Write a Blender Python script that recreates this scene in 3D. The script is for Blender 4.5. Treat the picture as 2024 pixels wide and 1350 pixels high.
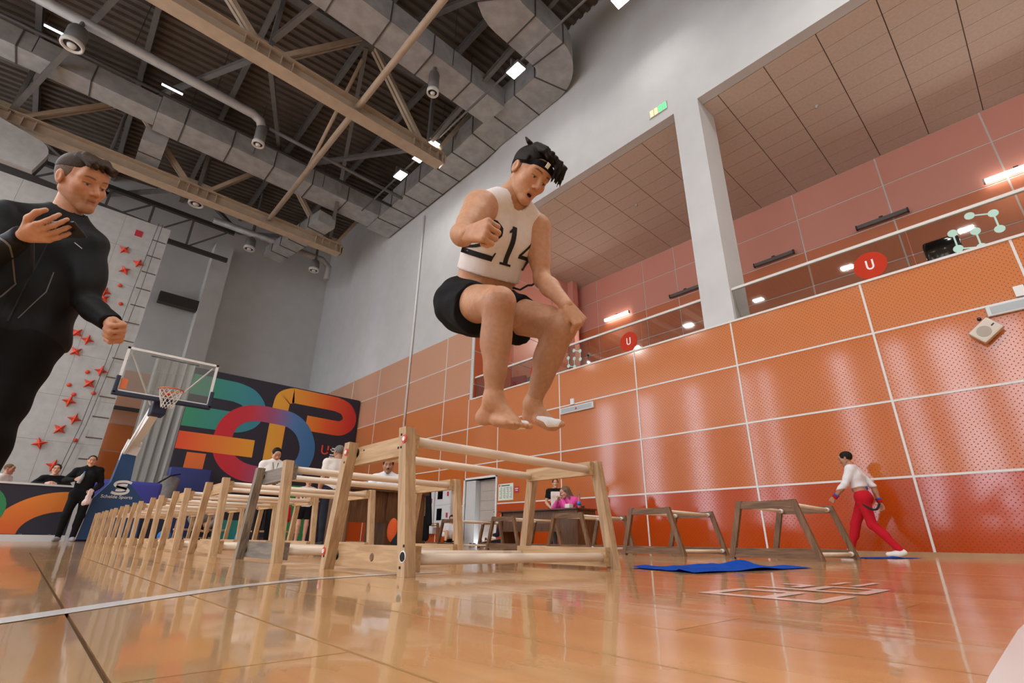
import bpy, bmesh, math, random
import numpy as np
from mathutils import Vector, Matrix
from mathutils.bvhtree import BVHTree

for o in list(bpy.data.objects): bpy.data.objects.remove(o)
scene = bpy.context.scene
C = scene.collection

# ------------------------------------------------------------------ camera
yaw, pitch, roll = math.radians(42.505), math.radians(22.068), math.radians(0.884)
fwd = Vector((math.sin(yaw)*math.cos(pitch), math.cos(yaw)*math.cos(pitch), math.sin(pitch)))
rgt = Vector((math.cos(yaw), -math.sin(yaw), 0)); upv = rgt.cross(fwd)
r2 = math.cos(roll)*rgt + math.sin(roll)*upv
u2 = -math.sin(roll)*rgt + math.cos(roll)*upv
cam = bpy.data.cameras.new('camera'); camo = bpy.data.objects.new('camera', cam); C.objects.link(camo)
M3 = Matrix((r2, u2, -fwd)).transposed()
camo.matrix_world = Matrix.Translation((0, 0, 0.117)) @ M3.to_4x4()
cam.sensor_width = 36; cam.lens = 979.507/2024*36; cam.clip_start = 0.02; cam.clip_end = 200
scene.camera = camo

# ------------------------------------------------------------------ world, light, exposure
world = bpy.data.worlds.new('world'); scene.world = world; world.use_nodes = True
bg = world.node_tree.nodes['Background']; bg.inputs[0].default_value = (0.80, 0.86, 1.0, 1); bg.inputs[1].default_value = 14.0
vs = scene.view_settings
vs.view_transform = 'Standard'; vs.look = 'None'; vs.exposure = -0.6; vs.gamma = 1.0; vs.use_curve_mapping = False
LAMP_W = 170.0

# ------------------------------------------------------------------ materials
def lin(c): return tuple(((v/255)/12.92 if v/255 <= 0.04045 else ((v/255+0.055)/1.055)**2.4) for v in c)
MATS = {}
def mat(name, rgb, rough=0.6, metal=0.0, var=0.0, scale=6.0, bump=0.0, bscale=40.0, stretch=None, spec=0.5, coat=0.0, sheen=0.0, dark=None):
    if name in MATS: return MATS[name]
    m = bpy.data.materials.new(name); m.use_nodes = True; MATS[name] = m
    nt = m.node_tree; b = nt.nodes['Principled BSDF']; L = nt.links
    c = lin(rgb); b.inputs['Base Color'].default_value = (*c, 1)
    b.inputs['Roughness'].default_value = rough; b.inputs['Metallic'].default_value = metal
    b.inputs['Specular IOR Level'].default_value = spec
    b.inputs['Coat Weight'].default_value = coat; b.inputs['Coat Roughness'].default_value = 0.08
    if sheen: b.inputs['Sheen Weight'].default_value = sheen
    if var or bump:
        tc = nt.nodes.new('ShaderNodeTexCoord'); mp = nt.nodes.new('ShaderNodeMapping')
        L.new(tc.outputs['Object'], mp.inputs[0])
        if stretch: mp.inputs['Scale'].default_value = stretch
        if var:
            n = nt.nodes.new('ShaderNodeTexNoise'); n.inputs['Scale'].default_value = scale; n.inputs['Detail'].default_value = 5
            L.new(mp.outputs[0], n.inputs['Vector'])
            cr = nt.nodes.new('ShaderNodeValToRGB'); L.new(n.outputs[0], cr.inputs[0])
            d = dark and lin(dark) or tuple(v*(1-var) for v in c)
            cr.color_ramp.elements[0].position = 0.3; cr.color_ramp.elements[1].position = 0.7
            cr.color_ramp.elements[0].color = (*d, 1); cr.color_ramp.elements[1].color = (*[min(1, v*(1+var*0.5)) for v in c], 1)
            L.new(cr.outputs[0], b.inputs['Base Color'])
        if bump:
            n2 = nt.nodes.new('ShaderNodeTexNoise'); n2.inputs['Scale'].default_value = bscale; n2.inputs['Detail'].default_value = 4
            L.new(mp.outputs[0], n2.inputs['Vector'])
            bp = nt.nodes.new('ShaderNodeBump'); bp.inputs['Strength'].default_value = bump; bp.inputs['Distance'].default_value = 0.01
            L.new(n2.outputs[0], bp.inputs['Height']); L.new(bp.outputs[0], b.inputs['Normal'])
    return m
def emit(name, rgb, s):
    m = bpy.data.materials.new(name); m.use_nodes = True; MATS[name] = m
    b = m.node_tree.nodes['Principled BSDF']; b.inputs['Base Color'].default_value = (*lin(rgb), 1)
    b.inputs['Emission Color'].default_value = (*lin(rgb), 1); b.inputs['Emission Strength'].default_value = s
    return m
def attr_mat(name, rough=0.5, bump=0.0, bscale=300, sss=0.0, var=(40, .06)):
    if name in MATS: return MATS[name]
    m = bpy.data.materials.new(name); m.use_nodes = True; MATS[name] = m
    nt = m.node_tree; b = nt.nodes['Principled BSDF']; a = nt.nodes.new('ShaderNodeVertexColor'); a.layer_name = 'Col'
    b.inputs['Roughness'].default_value = rough
    tcv = nt.nodes.new('ShaderNodeTexCoord'); nv = nt.nodes.new('ShaderNodeTexNoise'); nv.inputs['Scale'].default_value = var[0]; nv.inputs['Detail'].default_value = 6
    nt.links.new(tcv.outputs['Object'], nv.inputs['Vector']); mr = nt.nodes.new('ShaderNodeMapRange'); mr.inputs[1].default_value = .3; mr.inputs[2].default_value = .7; mr.inputs[3].default_value = 1-var[1]; mr.inputs[4].default_value = 1+var[1]*.4
    nt.links.new(nv.outputs[0], mr.inputs[0]); vm = nt.nodes.new('ShaderNodeVectorMath'); vm.operation = 'SCALE'; nt.links.new(a.outputs[0], vm.inputs[0]); nt.links.new(mr.outputs[0], vm.inputs['Scale']); nt.links.new(vm.outputs[0], b.inputs['Base Color'])
    if sss:
        b.inputs['Subsurface Weight'].default_value = sss; b.inputs['Subsurface Radius'].default_value = (0.01, 0.004, 0.002); b.inputs['Subsurface Scale'].default_value = 0.5
    if bump:
        tc = nt.nodes.new('ShaderNodeTexCoord'); n = nt.nodes.new('ShaderNodeTexNoise'); n.inputs['Scale'].default_value = bscale
        nt.links.new(tc.outputs['Object'], n.inputs['Vector'])
        bp = nt.nodes.new('ShaderNodeBump'); bp.inputs['Strength'].default_value = bump; bp.inputs['Distance'].default_value = 0.002
        nt.links.new(n.outputs[0], bp.inputs['Height']); nt.links.new(bp.outputs[0], b.inputs['Normal'])
    return m
def wood(name, c1, c2, rough=0.5, axis=2, scale=6.0, coat=0.0, spec=0.4):
    """grain stretched along one object axis"""
    if name in MATS: return MATS[name]
    m = bpy.data.materials.new(name); m.use_nodes = True; MATS[name] = m
    nt = m.node_tree; L = nt.links; b = nt.nodes['Principled BSDF']
    tc = nt.nodes.new('ShaderNodeTexCoord'); mp = nt.nodes.new('ShaderNodeMapping'); L.new(tc.outputs['Object'], mp.inputs[0])
    s = [9.0, 9.0, 9.0]; s[axis] = 0.7; mp.inputs['Scale'].default_value = s
    n = nt.nodes.new('ShaderNodeTexNoise'); n.inputs['Scale'].default_value = scale; n.inputs['Detail'].default_value = 8; n.inputs['Distortion'].default_value = 0.6
    L.new(mp.outputs[0], n.inputs['Vector'])
    cr = nt.nodes.new('ShaderNodeValToRGB'); L.new(n.outputs[0], cr.inputs[0])
    cr.color_ramp.elements[0].position = 0.32; cr.color_ramp.elements[1].position = 0.66
    cr.color_ramp.elements[0].color = (*lin(c2), 1); cr.color_ramp.elements[1].color = (*lin(c1), 1)
    L.new(cr.outputs[0], b.inputs['Base Color']); b.inputs['Roughness'].default_value = rough
    b.inputs['Specular IOR Level'].default_value = spec; b.inputs['Coat Weight'].default_value = coat
    bp = nt.nodes.new('ShaderNodeBump'); bp.inputs['Strength'].default_value = 0.12; bp.inputs['Distance'].default_value = 0.004
    L.new(n.outputs[0], bp.inputs['Height']); L.new(bp.outputs[0], b.inputs['Normal'])
    return m
def gradient(name, c1, c2, axis, lo, hi, rough=0.55):
    """printed colour blend along an object axis"""
    m = bpy.data.materials.new(name); m.use_nodes = True; MATS[name] = m
    nt = m.node_tree; L = nt.links; b = nt.nodes['Principled BSDF']
    tc = nt.nodes.new('ShaderNodeTexCoord'); sp = nt.nodes.new('ShaderNodeSeparateXYZ'); L.new(tc.outputs['Object'], sp.inputs[0])
    mr = nt.nodes.new('ShaderNodeMapRange'); mr.inputs[1].default_value = lo; mr.inputs[2].default_value = hi
    L.new(sp.outputs[axis], mr.inputs[0])
    cr = nt.nodes.new('ShaderNodeValToRGB'); L.new(mr.outputs[0], cr.inputs[0])
    cols = [c1, c2] if not isinstance(c1, list) else c1
    el = cr.color_ramp.elements
    while len(el) < len(cols): el.new(0.5)
    for i, c in enumerate(cols): el[i].position = i/(len(cols)-1); el[i].color = (*lin(c), 1)
    L.new(cr.outputs[0], b.inputs['Base Color']); b.inputs['Roughness'].default_value = rough
    return m
def perforated(name, rgb, rough=0.28, pitch=0.075, rad=0.16):
    """glossy panel with staggered small holes (y,z world grid)"""
    m = bpy.data.materials.new(name); m.use_nodes = True; MATS[name] = m
    nt = m.node_tree; L = nt.links; b = nt.nodes['Principled BSDF']
    g = nt.nodes.new('ShaderNodeNewGeometry'); sp = nt.nodes.new('ShaderNodeSeparateXYZ'); L.new(g.outputs['Position'], sp.inputs[0])
    def mth(op, a, bb=None, cc=None):
        n = nt.nodes.new('ShaderNodeMath'); n.operation = op
        for i, v in enumerate((a, bb, cc)):
            if v is None: continue
            if isinstance(v, (int, float)): n.inputs[i].default_value = v
            else: L.new(v, n.inputs[i])
        return n.outputs[0]
    u = mth('ADD', sp.outputs[1], sp.outputs[2]); v = mth('SUBTRACT', sp.outputs[1], sp.outputs[2])
    fu = mth('SUBTRACT', mth('FRACT', mth('DIVIDE', u, pitch)), 0.5); fv = mth('SUBTRACT', mth('FRACT', mth('DIVIDE', v, pitch)), 0.5)
    d = mth('SQRT', mth('ADD', mth('MULTIPLY', fu, fu), mth('MULTIPLY', fv, fv)))
    k = mth('LESS_THAN', d, rad)
    mx = nt.nodes.new('ShaderNodeMix'); mx.data_type = 'RGBA'; L.new(k, mx.inputs[0])
    c = lin(rgb); mx.inputs[6].default_value = (*c, 1); mx.inputs[7].default_value = (*[x*0.35 for x in c], 1)
    L.new(mx.outputs[2], b.inputs['Base Color'])
    L.new(mth('MULTIPLY_ADD', k, 0.5, rough), b.inputs['Roughness'])
    return m

# ------------------------------------------------------------------ geometry helpers
class MB:
    def __init__(s): s.v = []; s.f = []; s.smooth = False
    def add(s, vs, fs):
        n = len(s.v); s.v += [tuple(v) for v in vs]; s.f += [tuple(i+n for i in f) for f in fs]; return s
    def box(s, x0, x1, y0, y1, z0, z1, Mx=None):
        vs = [(x, y, z) for z in (z0, z1) for y in (y0, y1) for x in (x0, x1)]
        if Mx: vs = [Mx @ Vector(v) for v in vs]
        return s.add(vs, [(0, 2, 3, 1), (4, 5, 7, 6), (0, 1, 5, 4), (2, 6, 7, 3), (0, 4, 6, 2), (1, 3, 7, 5)])
    def bevbox(s, x0, x1, y0, y1, z0, z1, b=0.01, Mx=None):
        bm = bmesh.new(); bmesh.ops.create_cube(bm, size=1)
        for v in bm.verts: v.co = Vector(((x0+x1)/2+v.co.x*(x1-x0), (y0+y1)/2+v.co.y*(y1-y0), (z0+z1)/2+v.co.z*(z1-z0)))
        bmesh.ops.bevel(bm, geom=bm.edges[:], offset=b, segments=2, affect='EDGES', profile=0.6)
        bm.verts.index_update(); vs = [(Mx @ v.co) if Mx else v.co.copy() for v in bm.verts]; fs = [[v.index for v in f.verts] for f in bm.faces]; bm.free()
        return s.add(vs, fs)
    def beam(s, a, b, w, h, up=(0, 0, 1)):
        """rectangular bar from a to b, w across, h along up"""
        a = Vector(a); b = Vector(b); d = (b-a).normalized(); u = Vector(up); side = d.cross(u)
        if side.length < 1e-4: side = d.cross(Vector((1, 0, 0)))
        side.normalize(); u = side.cross(d).normalized()
        vs = []
        for p in (a, b):
            for i, j in ((-1, -1), (1, -1), (1, 1), (-1, 1)): vs.append(p + side*(i*w/2) + u*(j*h/2))
        return s.add(vs, [(3, 2, 1, 0), (4, 5, 6, 7), (0, 1, 5, 4), (1, 2, 6, 5), (2, 3, 7, 6), (3, 0, 4, 7)])
    def ibeam(s, a, b, w, h, t=0.025, up=(0, 0, 1)):
        a = Vector(a); b = Vector(b); d = (b-a).normalized(); u = Vector(up); side = d.cross(u).normalized(); u = side.cross(d).normalized()
        o = u*(h/2-t/2)
        s.beam(a+o, b+o, w, t, u); s.beam(a-o, b-o, w, t, u); s.beam(a, b, t, h-2*t, u); return s
    def tube(s, path, r, n=12, caps=True, taper=None):
        P = [Vector(p) for p in path]; m = len(P); base = len(s.v); rings = []
        prev = None
        for i in range(m):
            t = (P[min(i+1, m-1)]-P[max(i-1, 0)]).normalized()
            if prev is None:
                a = t.cross(Vector((0, 0, 1)))
                if a.length < 0.1: a = t.cross(Vector((1, 0, 0)))
                a.normalize()
            else: a = (prev - t*prev.dot(t)).normalized()
            prev = a; bb = t.cross(a)
            rr = r if taper is None else r*taper[i]
            rings.append([P[i]+a*math.cos(2*math.pi*k/n)*rr+bb*math.sin(2*math.pi*k/n)*rr for k in range(n)])
        vs = [v for rg in rings for v in rg]; fs = []
        for i in range(m-1):
            for k in range(n): fs.append((i*n+k, i*n+(k+1) % n, (i+1)*n+(k+1) % n, (i+1)*n+k))
        if caps: fs.append(tuple(range(n-1, -1, -1))); fs.append(tuple((m-1)*n+k for k in range(n)))
        return s.add(vs, fs)
    def poly(s, pts, n, th):
        """extrude a planar polygon by th along n"""
        n = Vector(n); k = len(pts); vs = [Vector(p) for p in pts]+[Vector(p)+n*th for p in pts]
        fs = [tuple(range(k))[::-1], tuple(range(k, 2*k))]+[(i, (i+1) % k, k+(i+1) % k, k+i) for i in range(k)]
        return s.add(vs, fs)
    def lathe(s, prof, c, axis=(0, 0, 1), n=20):
        ax = Vector(axis).normalized(); a = ax.cross(Vector((1, 0, 0)));
        if a.length < 0.1: a = ax.cross(Vector((0, 1, 0)))
        a.normalize(); b = ax.cross(a); c = Vector(c); vs = []
        for r, z in prof:
            for k in range(n): vs.append(c+ax*z+(a*math.cos(2*math.pi*k/n)+b*math.sin(2*math.pi*k/n))*r)
        fs = []
        for i in range(len(prof)-1):
            for k in range(n): fs.append((i*n+k, i*n+(k+1) % n, (i+1)*n+(k+1) % n, (i+1)*n+k))
        fs.append(tuple(range(n))[::-1]); fs.append(tuple((len(prof)-1)*n+k for k in range(n)))
        return s.add(vs, fs)
    def mesh(s, name):
        me = bpy.data.meshes.new(name); me.from_pydata(s.v, [], s.f); me.validate()
        bm = bmesh.new(); bm.from_mesh(me); bmesh.ops.recalc_face_normals(bm, faces=bm.faces[:]); bm.to_mesh(me); bm.free()
        return me
    def build(s, name, m, parent=None, smooth=False, **kw):
        me = s.mesh(name); return put(name, me, m, parent, smooth, **kw)
def put(name, me, m, parent=None, smooth=False, loc=None, rot=None, **kw):
    if isinstance(m, str): m = MATS[m]
    if m is not None and not me.materials: me.materials.append(m)
    if smooth:
        me.polygons.foreach_set('use_smooth', [True]*len(me.polygons))
    o = bpy.data.objects.new(name, me); C.objects.link(o)
    if parent is not None: o.parent = parent
    if loc is not None: o.location = loc
    if rot is not None: o.rotation_euler = rot
    return tag(o, **kw) if kw else o
def tag(o, label=None, cat=None, group=None, kind=None):
    if label: o['label'] = label
    if cat: o['category'] = cat
    if group: o['group'] = group
    if kind: o['kind'] = kind
    return o
def thing(name, label, cat, loc=(0, 0, 0), rz=0, group=None):
    o = bpy.data.objects.new(name, None); C.objects.link(o); o.location = loc; o.rotation_euler = (0, 0, rz)
    o.empty_display_size = 0.1
    return tag(o, label, cat, group)
def struct(name, mb, m, **kw):
    o = mb.build(name, m, **kw); o['kind'] = 'structure'; return o
def child(name, me, parent, loc=None, m=None, rot=None, label=None):
    """one more piece sharing mesh data"""
    o = bpy.data.objects.new(name, me); C.objects.link(o); o.parent = parent
    if loc is not None: o.location = loc
    if rot is not None: o.rotation_euler = rot
    if m is not None:
        o.data = me; o.material_slots[0].link = 'OBJECT'; o.material_slots[0].material = m
    if label: o['label'] = label
    return o
def text_mesh(txt, size, depth=0.004, bold=0.0, shear=0.0):
    cu = bpy.data.curves.new('lettering', 'FONT'); cu.body = txt; cu.size = size; cu.extrude = depth; cu.offset = bold; cu.shear = shear
    cu.resolution_u = 3
    o = bpy.data.objects.new('lettering', cu); C.objects.link(o); dg = bpy.context.evaluated_depsgraph_get()
    me = bpy.data.meshes.new_from_object(o.evaluated_get(dg)); bpy.data.objects.remove(o); bpy.data.curves.remove(cu); return me
def unitbox():
    me = bpy.data.meshes.get('unit_box')
    return me
ORD = ['nearest', 'second', 'third', 'fourth', 'fifth', 'sixth', 'seventh', 'eighth', 'ninth', 'tenth', 'eleventh']
# ------------------------------------------------------------------ shared materials
mat('grey_wall', (200, 201, 200), 0.75, var=0.05, scale=1.5, bump=0.05, bscale=60)
mat('white_trim', (214, 212, 206), 0.5)
mat('white_paint', (222, 222, 220), 0.45)
mat('steel_beam', (170, 152, 130), 0.6, var=0.12, scale=3)
mat('grey_steel', (105, 104, 102), 0.55, 0.2, var=0.15, scale=3)
mat('galvanised', (160, 160, 158), 0.45, 0.15, var=0.22, scale=2.5, bump=0.04, bscale=8)
mat('duct_seam', (78, 78, 78), 0.6, 0.3)
mat('deck', (92, 82, 74), 0.7, 0.1, var=0.25, scale=1.2)
mat('dark_steel', (58, 57, 56), 0.6, 0.2)
mat('nozzle_white', (196, 196, 192), 0.5)
mat('dark_hole', (22, 22, 22), 0.8)
mat('tile_tan', (206, 190, 174), 0.85, var=0.08, scale=14, bump=0.08, bscale=120)
mat('tile_gap', (104, 92, 82), 0.9)
mat('door_wood', (176, 164, 152), 0.55, var=0.08, scale=3, stretch=(1, 8, 1))
mat('door_reveal', (196, 196, 194), 0.6)
mat('chrome', (190, 190, 190), 0.25, 1.0)
mat('black_plastic', (20, 20, 22), 0.35)
mat('black_gloss', (10, 12, 12), 0.08)
mat('climb_grey', (172, 174, 173), 0.85, var=0.12, scale=5, bump=0.15, bscale=40)
mat('hold_red', (200, 62, 36), 0.6)
mat('hold_yellow', (170, 140, 60), 0.6)
mat('rope', (80, 82, 86), 0.9)
mat('slot', (92, 80, 66), 0.9)
mat('baseboard_wood', (168, 126, 84), 0.45, var=0.1)
mat('paper', (214, 222, 206), 0.7)
mat('ink', (70, 76, 74), 0.8)
mat('sign_red', (176, 40, 56), 0.6)
mat('sticker_red', (186, 46, 8), 0.5, spec=0.2)
mat('sticker_mint', (176, 212, 196), 0.5)
mat('cabinet_white', (206, 208, 208), 0.4)
mat('white_print', (226, 224, 218), 0.5)
emit('led_white', (255, 250, 242), 40.0)
emit('tube_white', (255, 244, 236), 9.0)
emit('strip_white', (236, 246, 255), 14.0)
emit('led_green', (70, 230, 120), 2.2)
emit('led_orange', (255, 200, 140), 2.0)
ROWC = [(178, 68, 14), (188, 100, 42), (194, 112, 60), (200, 122, 74), (202, 150, 120), (206, 158, 130)]
for i, c in enumerate(ROWC): perforated('panel_row_%d' % i, c, 0.1)
mat('balcony_salmon', (214, 150, 132), 0.4); mat('balcony_orange', (204, 122, 84), 0.4); mat('balcony_deep', (188, 84, 26), 0.5); mat('balcony_deep2', (172, 62, 14), 0.5)

UB = MB().box(0, 1, 0, 1, 0, 1).mesh('panel'); UB.materials.append(MATS['white_trim'])
def piece(name, parent, x0, x1, y0, y1, z0, z1, m):
    o = child(name, UB, parent, (x0, y0, z0), MATS[m]); o.scale = (x1-x0, y1-y0, z1-z0); return o

# ------------------------------------------------------------------ floor: boards near the camera, sheet beyond
def floor_mat(name):
    m = bpy.data.materials.new(name); m.use_nodes = True; MATS[name] = m
    nt = m.node_tree; L = nt.links; b = nt.nodes['Principled BSDF']
    g = nt.nodes.new('ShaderNodeNewGeometry'); mp = nt.nodes.new('ShaderNodeMapping'); L.new(g.outputs['Position'], mp.inputs[0])
    mp.inputs['Scale'].default_value = (9, 0.9, 1)
    n = nt.nodes.new('ShaderNodeTexNoise'); n.inputs['Scale'].default_value = 1.6; n.inputs['Detail'].default_value = 8; n.inputs['Distortion'].default_value = 0.4
    L.new(mp.outputs[0], n.inputs['Vector'])
    oi = nt.nodes.new('ShaderNodeObjectInfo')
    ad = nt.nodes.new('ShaderNodeMath'); ad.operation = 'MULTIPLY_ADD'; ad.inputs[1].default_value = 0.35; L.new(oi.outputs['Random'], ad.inputs[0]); L.new(n.outputs[0], ad.inputs[2])
    cr = nt.nodes.new('ShaderNodeValToRGB'); L.new(ad.outputs[0], cr.inputs[0])
    cr.color_ramp.elements[0].position = 0.3; cr.color_ramp.elements[1].position = 0.95
    cr.color_ramp.elements[0].color = (*lin((158, 114, 70)), 1); cr.color_ramp.elements[1].color = (*lin((204, 160, 108)), 1)
    L.new(cr.outputs[0], b.inputs['Base Color'])
    b.inputs['Roughness'].default_value = 0.16; b.inputs['Specular IOR Level'].default_value = 0.6
    b.inputs['Coat Weight'].default_value = 0.6; b.inputs['Coat Roughness'].default_value = 0.05
    mp2 = nt.nodes.new('ShaderNodeMapping'); mp2.inputs['Scale'].default_value = (3.5, 1.2, 1); L.new(g.outputs['Position'], mp2.inputs[0])
    n2 = nt.nodes.new('ShaderNodeTexNoise'); n2.inputs['Scale'].default_value = 2.2; n2.inputs['Detail'].default_value = 2; L.new(mp2.outputs[0], n2.inputs['Vector'])
    bp = nt.nodes.new('ShaderNodeBump'); bp.inputs['Strength'].default_value = 0.05; bp.inputs['Distance'].default_value = 0.02
    L.new(n2.outputs[0], bp.inputs['Height']); L.new(bp.outputs[0], b.inputs['Normal'])
    try: L.new(bp.outputs[0], b.inputs['Coat Normal'])
    except Exception: pass
    return m
floor_mat('maple_floor'); mat('floor_gap', (62, 42, 26), 0.8)
X0, X1, Y0, Y1 = -14.0, 10.4, -9.0, 29.4
BX0, BX1, BY0, BY1 = -1.23, 3.61, -0.6, 5.4
f = MB()
for a in ((X0, BX0, Y0, Y1), (BX1, X1, Y0, Y1), (BX0, BX1, Y0, BY0), (BX0, BX1, BY1, Y1)): f.box(a[0], a[1], a[2], a[3], -0.12, 0)
floor = struct('floor', f, 'maple_floor')
MB().box(BX0, BX1, BY0, BY1, -0.12, -0.006).build('subfloor', 'floor_gap', floor)
random.seed(4)
bw, g = 0.22, 0.005
bm_ = MB().box(g/2, bw-g/2, 0.0012, 1.5-0.0012, -0.02, 0).mesh('floor_board'); bm_.materials.append(MATS['maple_floor'])
k = 0
x = BX0
while x < BX1-0.01:
    off = (k*0.55) % 1.5; y = BY0 - off
    while y < BY1:
        a = max(y, BY0); b = min(y+1.5, BY1)
        if b-a > 0.02:
            o = child('floor_board', bm_, floor, (x, a, random.uniform(-0.0004, 0)))
            o.scale = (1, (b-a)/1.5, 1)
        y += 1.5
    x += bw; k += 1
# court paint
def strip(pts, w, z=0.0006):
    P = [Vector((p[0], p[1], 0)) for p in pts]; vs = []; fs = []
    for i, p in enumerate(P):
        t = (P[min(i+1, len(P)-1)]-P[max(i-1, 0)]).normalized(); n = Vector((-t.y, t.x, 0))
        vs += [p+n*w/2+Vector((0, 0, z)), p-n*w/2+Vector((0, 0, z))]
    for i in range(len(P)-1): fs.append((2*i, 2*i+1, 2*i+3, 2*i+2))
    return MB().add(vs, fs)
mat('court_white', (220, 218, 216), 0.25, coat=0.4)
strip([(-0.9, 0.2), (-0.45, 0.68), (-0.2, 0.92), (0.013, 1.108), (0.239, 1.34), (0.46, 1.55), (0.687, 1.70), (0.967, 1.79), (1.3, 1.83)], 0.05).build('court_line', 'court_white', floor, label='white curved court line')
strip([(0.45, 0.065), (0.75, 0.078), (1.2, 0.088), (1.9, 0.08), (3.4, 0.02), (5.5, -0.2)], 0.05).build('court_line', 'court_white', floor)
em = MB(); mat('court_emblem', (228, 206, 196), 0.25, coat=0.4)
def emq(u0, u1, v0, v1):   # emblem local: u along +x (image right/away), v along +y
    em.add([(1.36+u, 0.44+v, 0.0007+0.0001*len(em.f)) for u, v in ((u0, v0), (u1, v0), (u1, v1), (u0, v1))], [(0, 1, 2, 3)])
for a in ((0, .26, .0, .035), (.0, .05, .0, .30), (0, .26, .12, .155), (.21, .26, .12, .30), (0.0, .26, .265, .30),
          (.34, .60, .0, .035), (.34, .39, .0, .30), (.34, .60, .14, .175), (.55, .60, .0, .17), (.45, .60, .2, .235), (.55, .60, .2, .30), (.66, .92, .1, .125), (.68, .86, .17, .195)): emq(*a)
em.build('court_emblem', 'court_emblem', floor, label='pale blocky emblem painted on the floor')

# ------------------------------------------------------------------ right wall
OZ0, OZ1, OY = 4.75, 11.4, 13.38
DY0, DY1, DZ = 11.95, 13.5, 2.0
HT = 19.4
w = MB()
w.box(10.4, 10.7, Y0, DY0, 0, OZ0); w.box(10.4, 10.7, DY1, Y1, 0, OZ0); w.box(10.4, 10.7, DY0, DY1, DZ, OZ0)
w.box(10.4, 10.7, OY, Y1, OZ0, OZ1); w.box(10.4, 10.7, Y0, Y1, OZ1, HT)
w.box(10.4, 11.35, 4.03, 4.74, OZ0, OZ1)
wall_right = struct('wall_right', w, 'grey_wall')
ZR = [0.07, 1.2, 2.46, 3.72, 4.98, 6.27, 7.57]
CA = [Y0, -7.9, -5.4, -2.9, -0.43, 1.645, 4.13, 6.67, 9.26, 11.93]
CB = [13.52, 15.05, 17.78, 20.39, 23.1, 25.9, Y1]
jt = 0.017
def panels(cols, rows, wall, x, names):
    for i in range(len(cols)-1):
        for j in range(len(rows)-1):
            piece('panel', wall, x-0.018, x, cols[i]+jt, cols[i+1]-jt, rows[j]+jt*(j > 0), rows[j+1]-jt, names[j])
panels(CA, [ZR[0], ZR[1], ZR[2], ZR[3], OZ0], wall_right, 10.4, ['panel_row_%d' % i for i in range(4)])
panels(CB, ZR, wall_right, 10.4, ['panel_row_%d' % i for i in range(6)])
panels([11.93, 13.52], [DZ+0.06, 2.46, 3.72, OZ0], wall_right, 10.4, ['panel_row_1', 'panel_row_2', 'panel_row_3'])
for z in ZR[1:4]:
    segs = [(Y0, DY0), (DY1, Y1)] if z < DZ else [(Y0, Y1)]
    for a, b in segs: piece('joint_strip', wall_right, 10.375, 10.4, a, b, z-jt, z+jt, 'white_trim')
for z in ZR[4:6]: piece('joint_strip', wall_right, 10.375, 10.4, OY, Y1, z-jt, z+jt, 'white_trim')
for y in CA[1:-1]: piece('joint_strip', wall_right, 10.374, 10.4, y-jt, y+jt, ZR[0], OZ0, 'white_trim')
for y in CB[1:-1]: piece('joint_strip', wall_right, 10.374, 10.4, y-jt, y+jt, ZR[0], ZR[6], 'white_trim')
for y in (11.93, 13.52): piece('joint_strip', wall_right, 10.374, 10.4, y-jt, y+jt, DZ, OZ0, 'white_trim')
piece('edge_strip', wall_right, 10.37, 10.4, OY-0.02, OY+0.02, OZ0, ZR[6], 'white_trim')
tr = struct('trim_1', MB().box(10.36, 10.72, Y0, OY, OZ0-0.03, OZ0+0.015), 'white_trim')      # ledge under the glass
struct('baseboard_right', MB().box(10.36, 10.4, Y0, DY0-0.05, 0, 0.07).box(10.36, 10.4, DY1+0.05, Y1, 0, 0.07), 'baseboard_wood')

# door in the right wall
door = struct('door_1', MB().box(10.62, 10.66, DY0+0.08, DY1-0.5, 0.01, DZ-0.06), 'door_wood')
for i in range(6): piece('door_board', door, 10.605, 10.62, DY0+0.2, DY1-0.56, 0.18+i*0.29, 0.18+i*0.29+0.275, 'door_wood')
MB().beam((10.57, DY0+0.17, 0.98), (10.57, DY0+0.30, 0.98), 0.018, 0.02).beam((10.6, DY0+0.17, 0.98), (10.57, DY0+0.17, 0.98), 0.02, 0.02).build('door_handle', 'chrome', door)
fr = MB(); fr.box(10.35, 10.7, DY0-0.06, DY0, 0, DZ+0.06).box(10.35, 10.7, DY1, DY1+0.06, 0, DZ+0.06).box(10.35, 10.7, DY0-0.06, DY1+0.06, DZ, DZ+0.06)
fr.build('door_frame', 'white_paint', door)
MB().box(10.7, 11.0, DY0, DY1, 0, DZ).build('reveal', 'door_reveal', door)
MB().box(10.42, 10.66, DY1-0.5, DY1, 0.01, DZ-0.03).build('side_panel', 'door_reveal', door)

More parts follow.
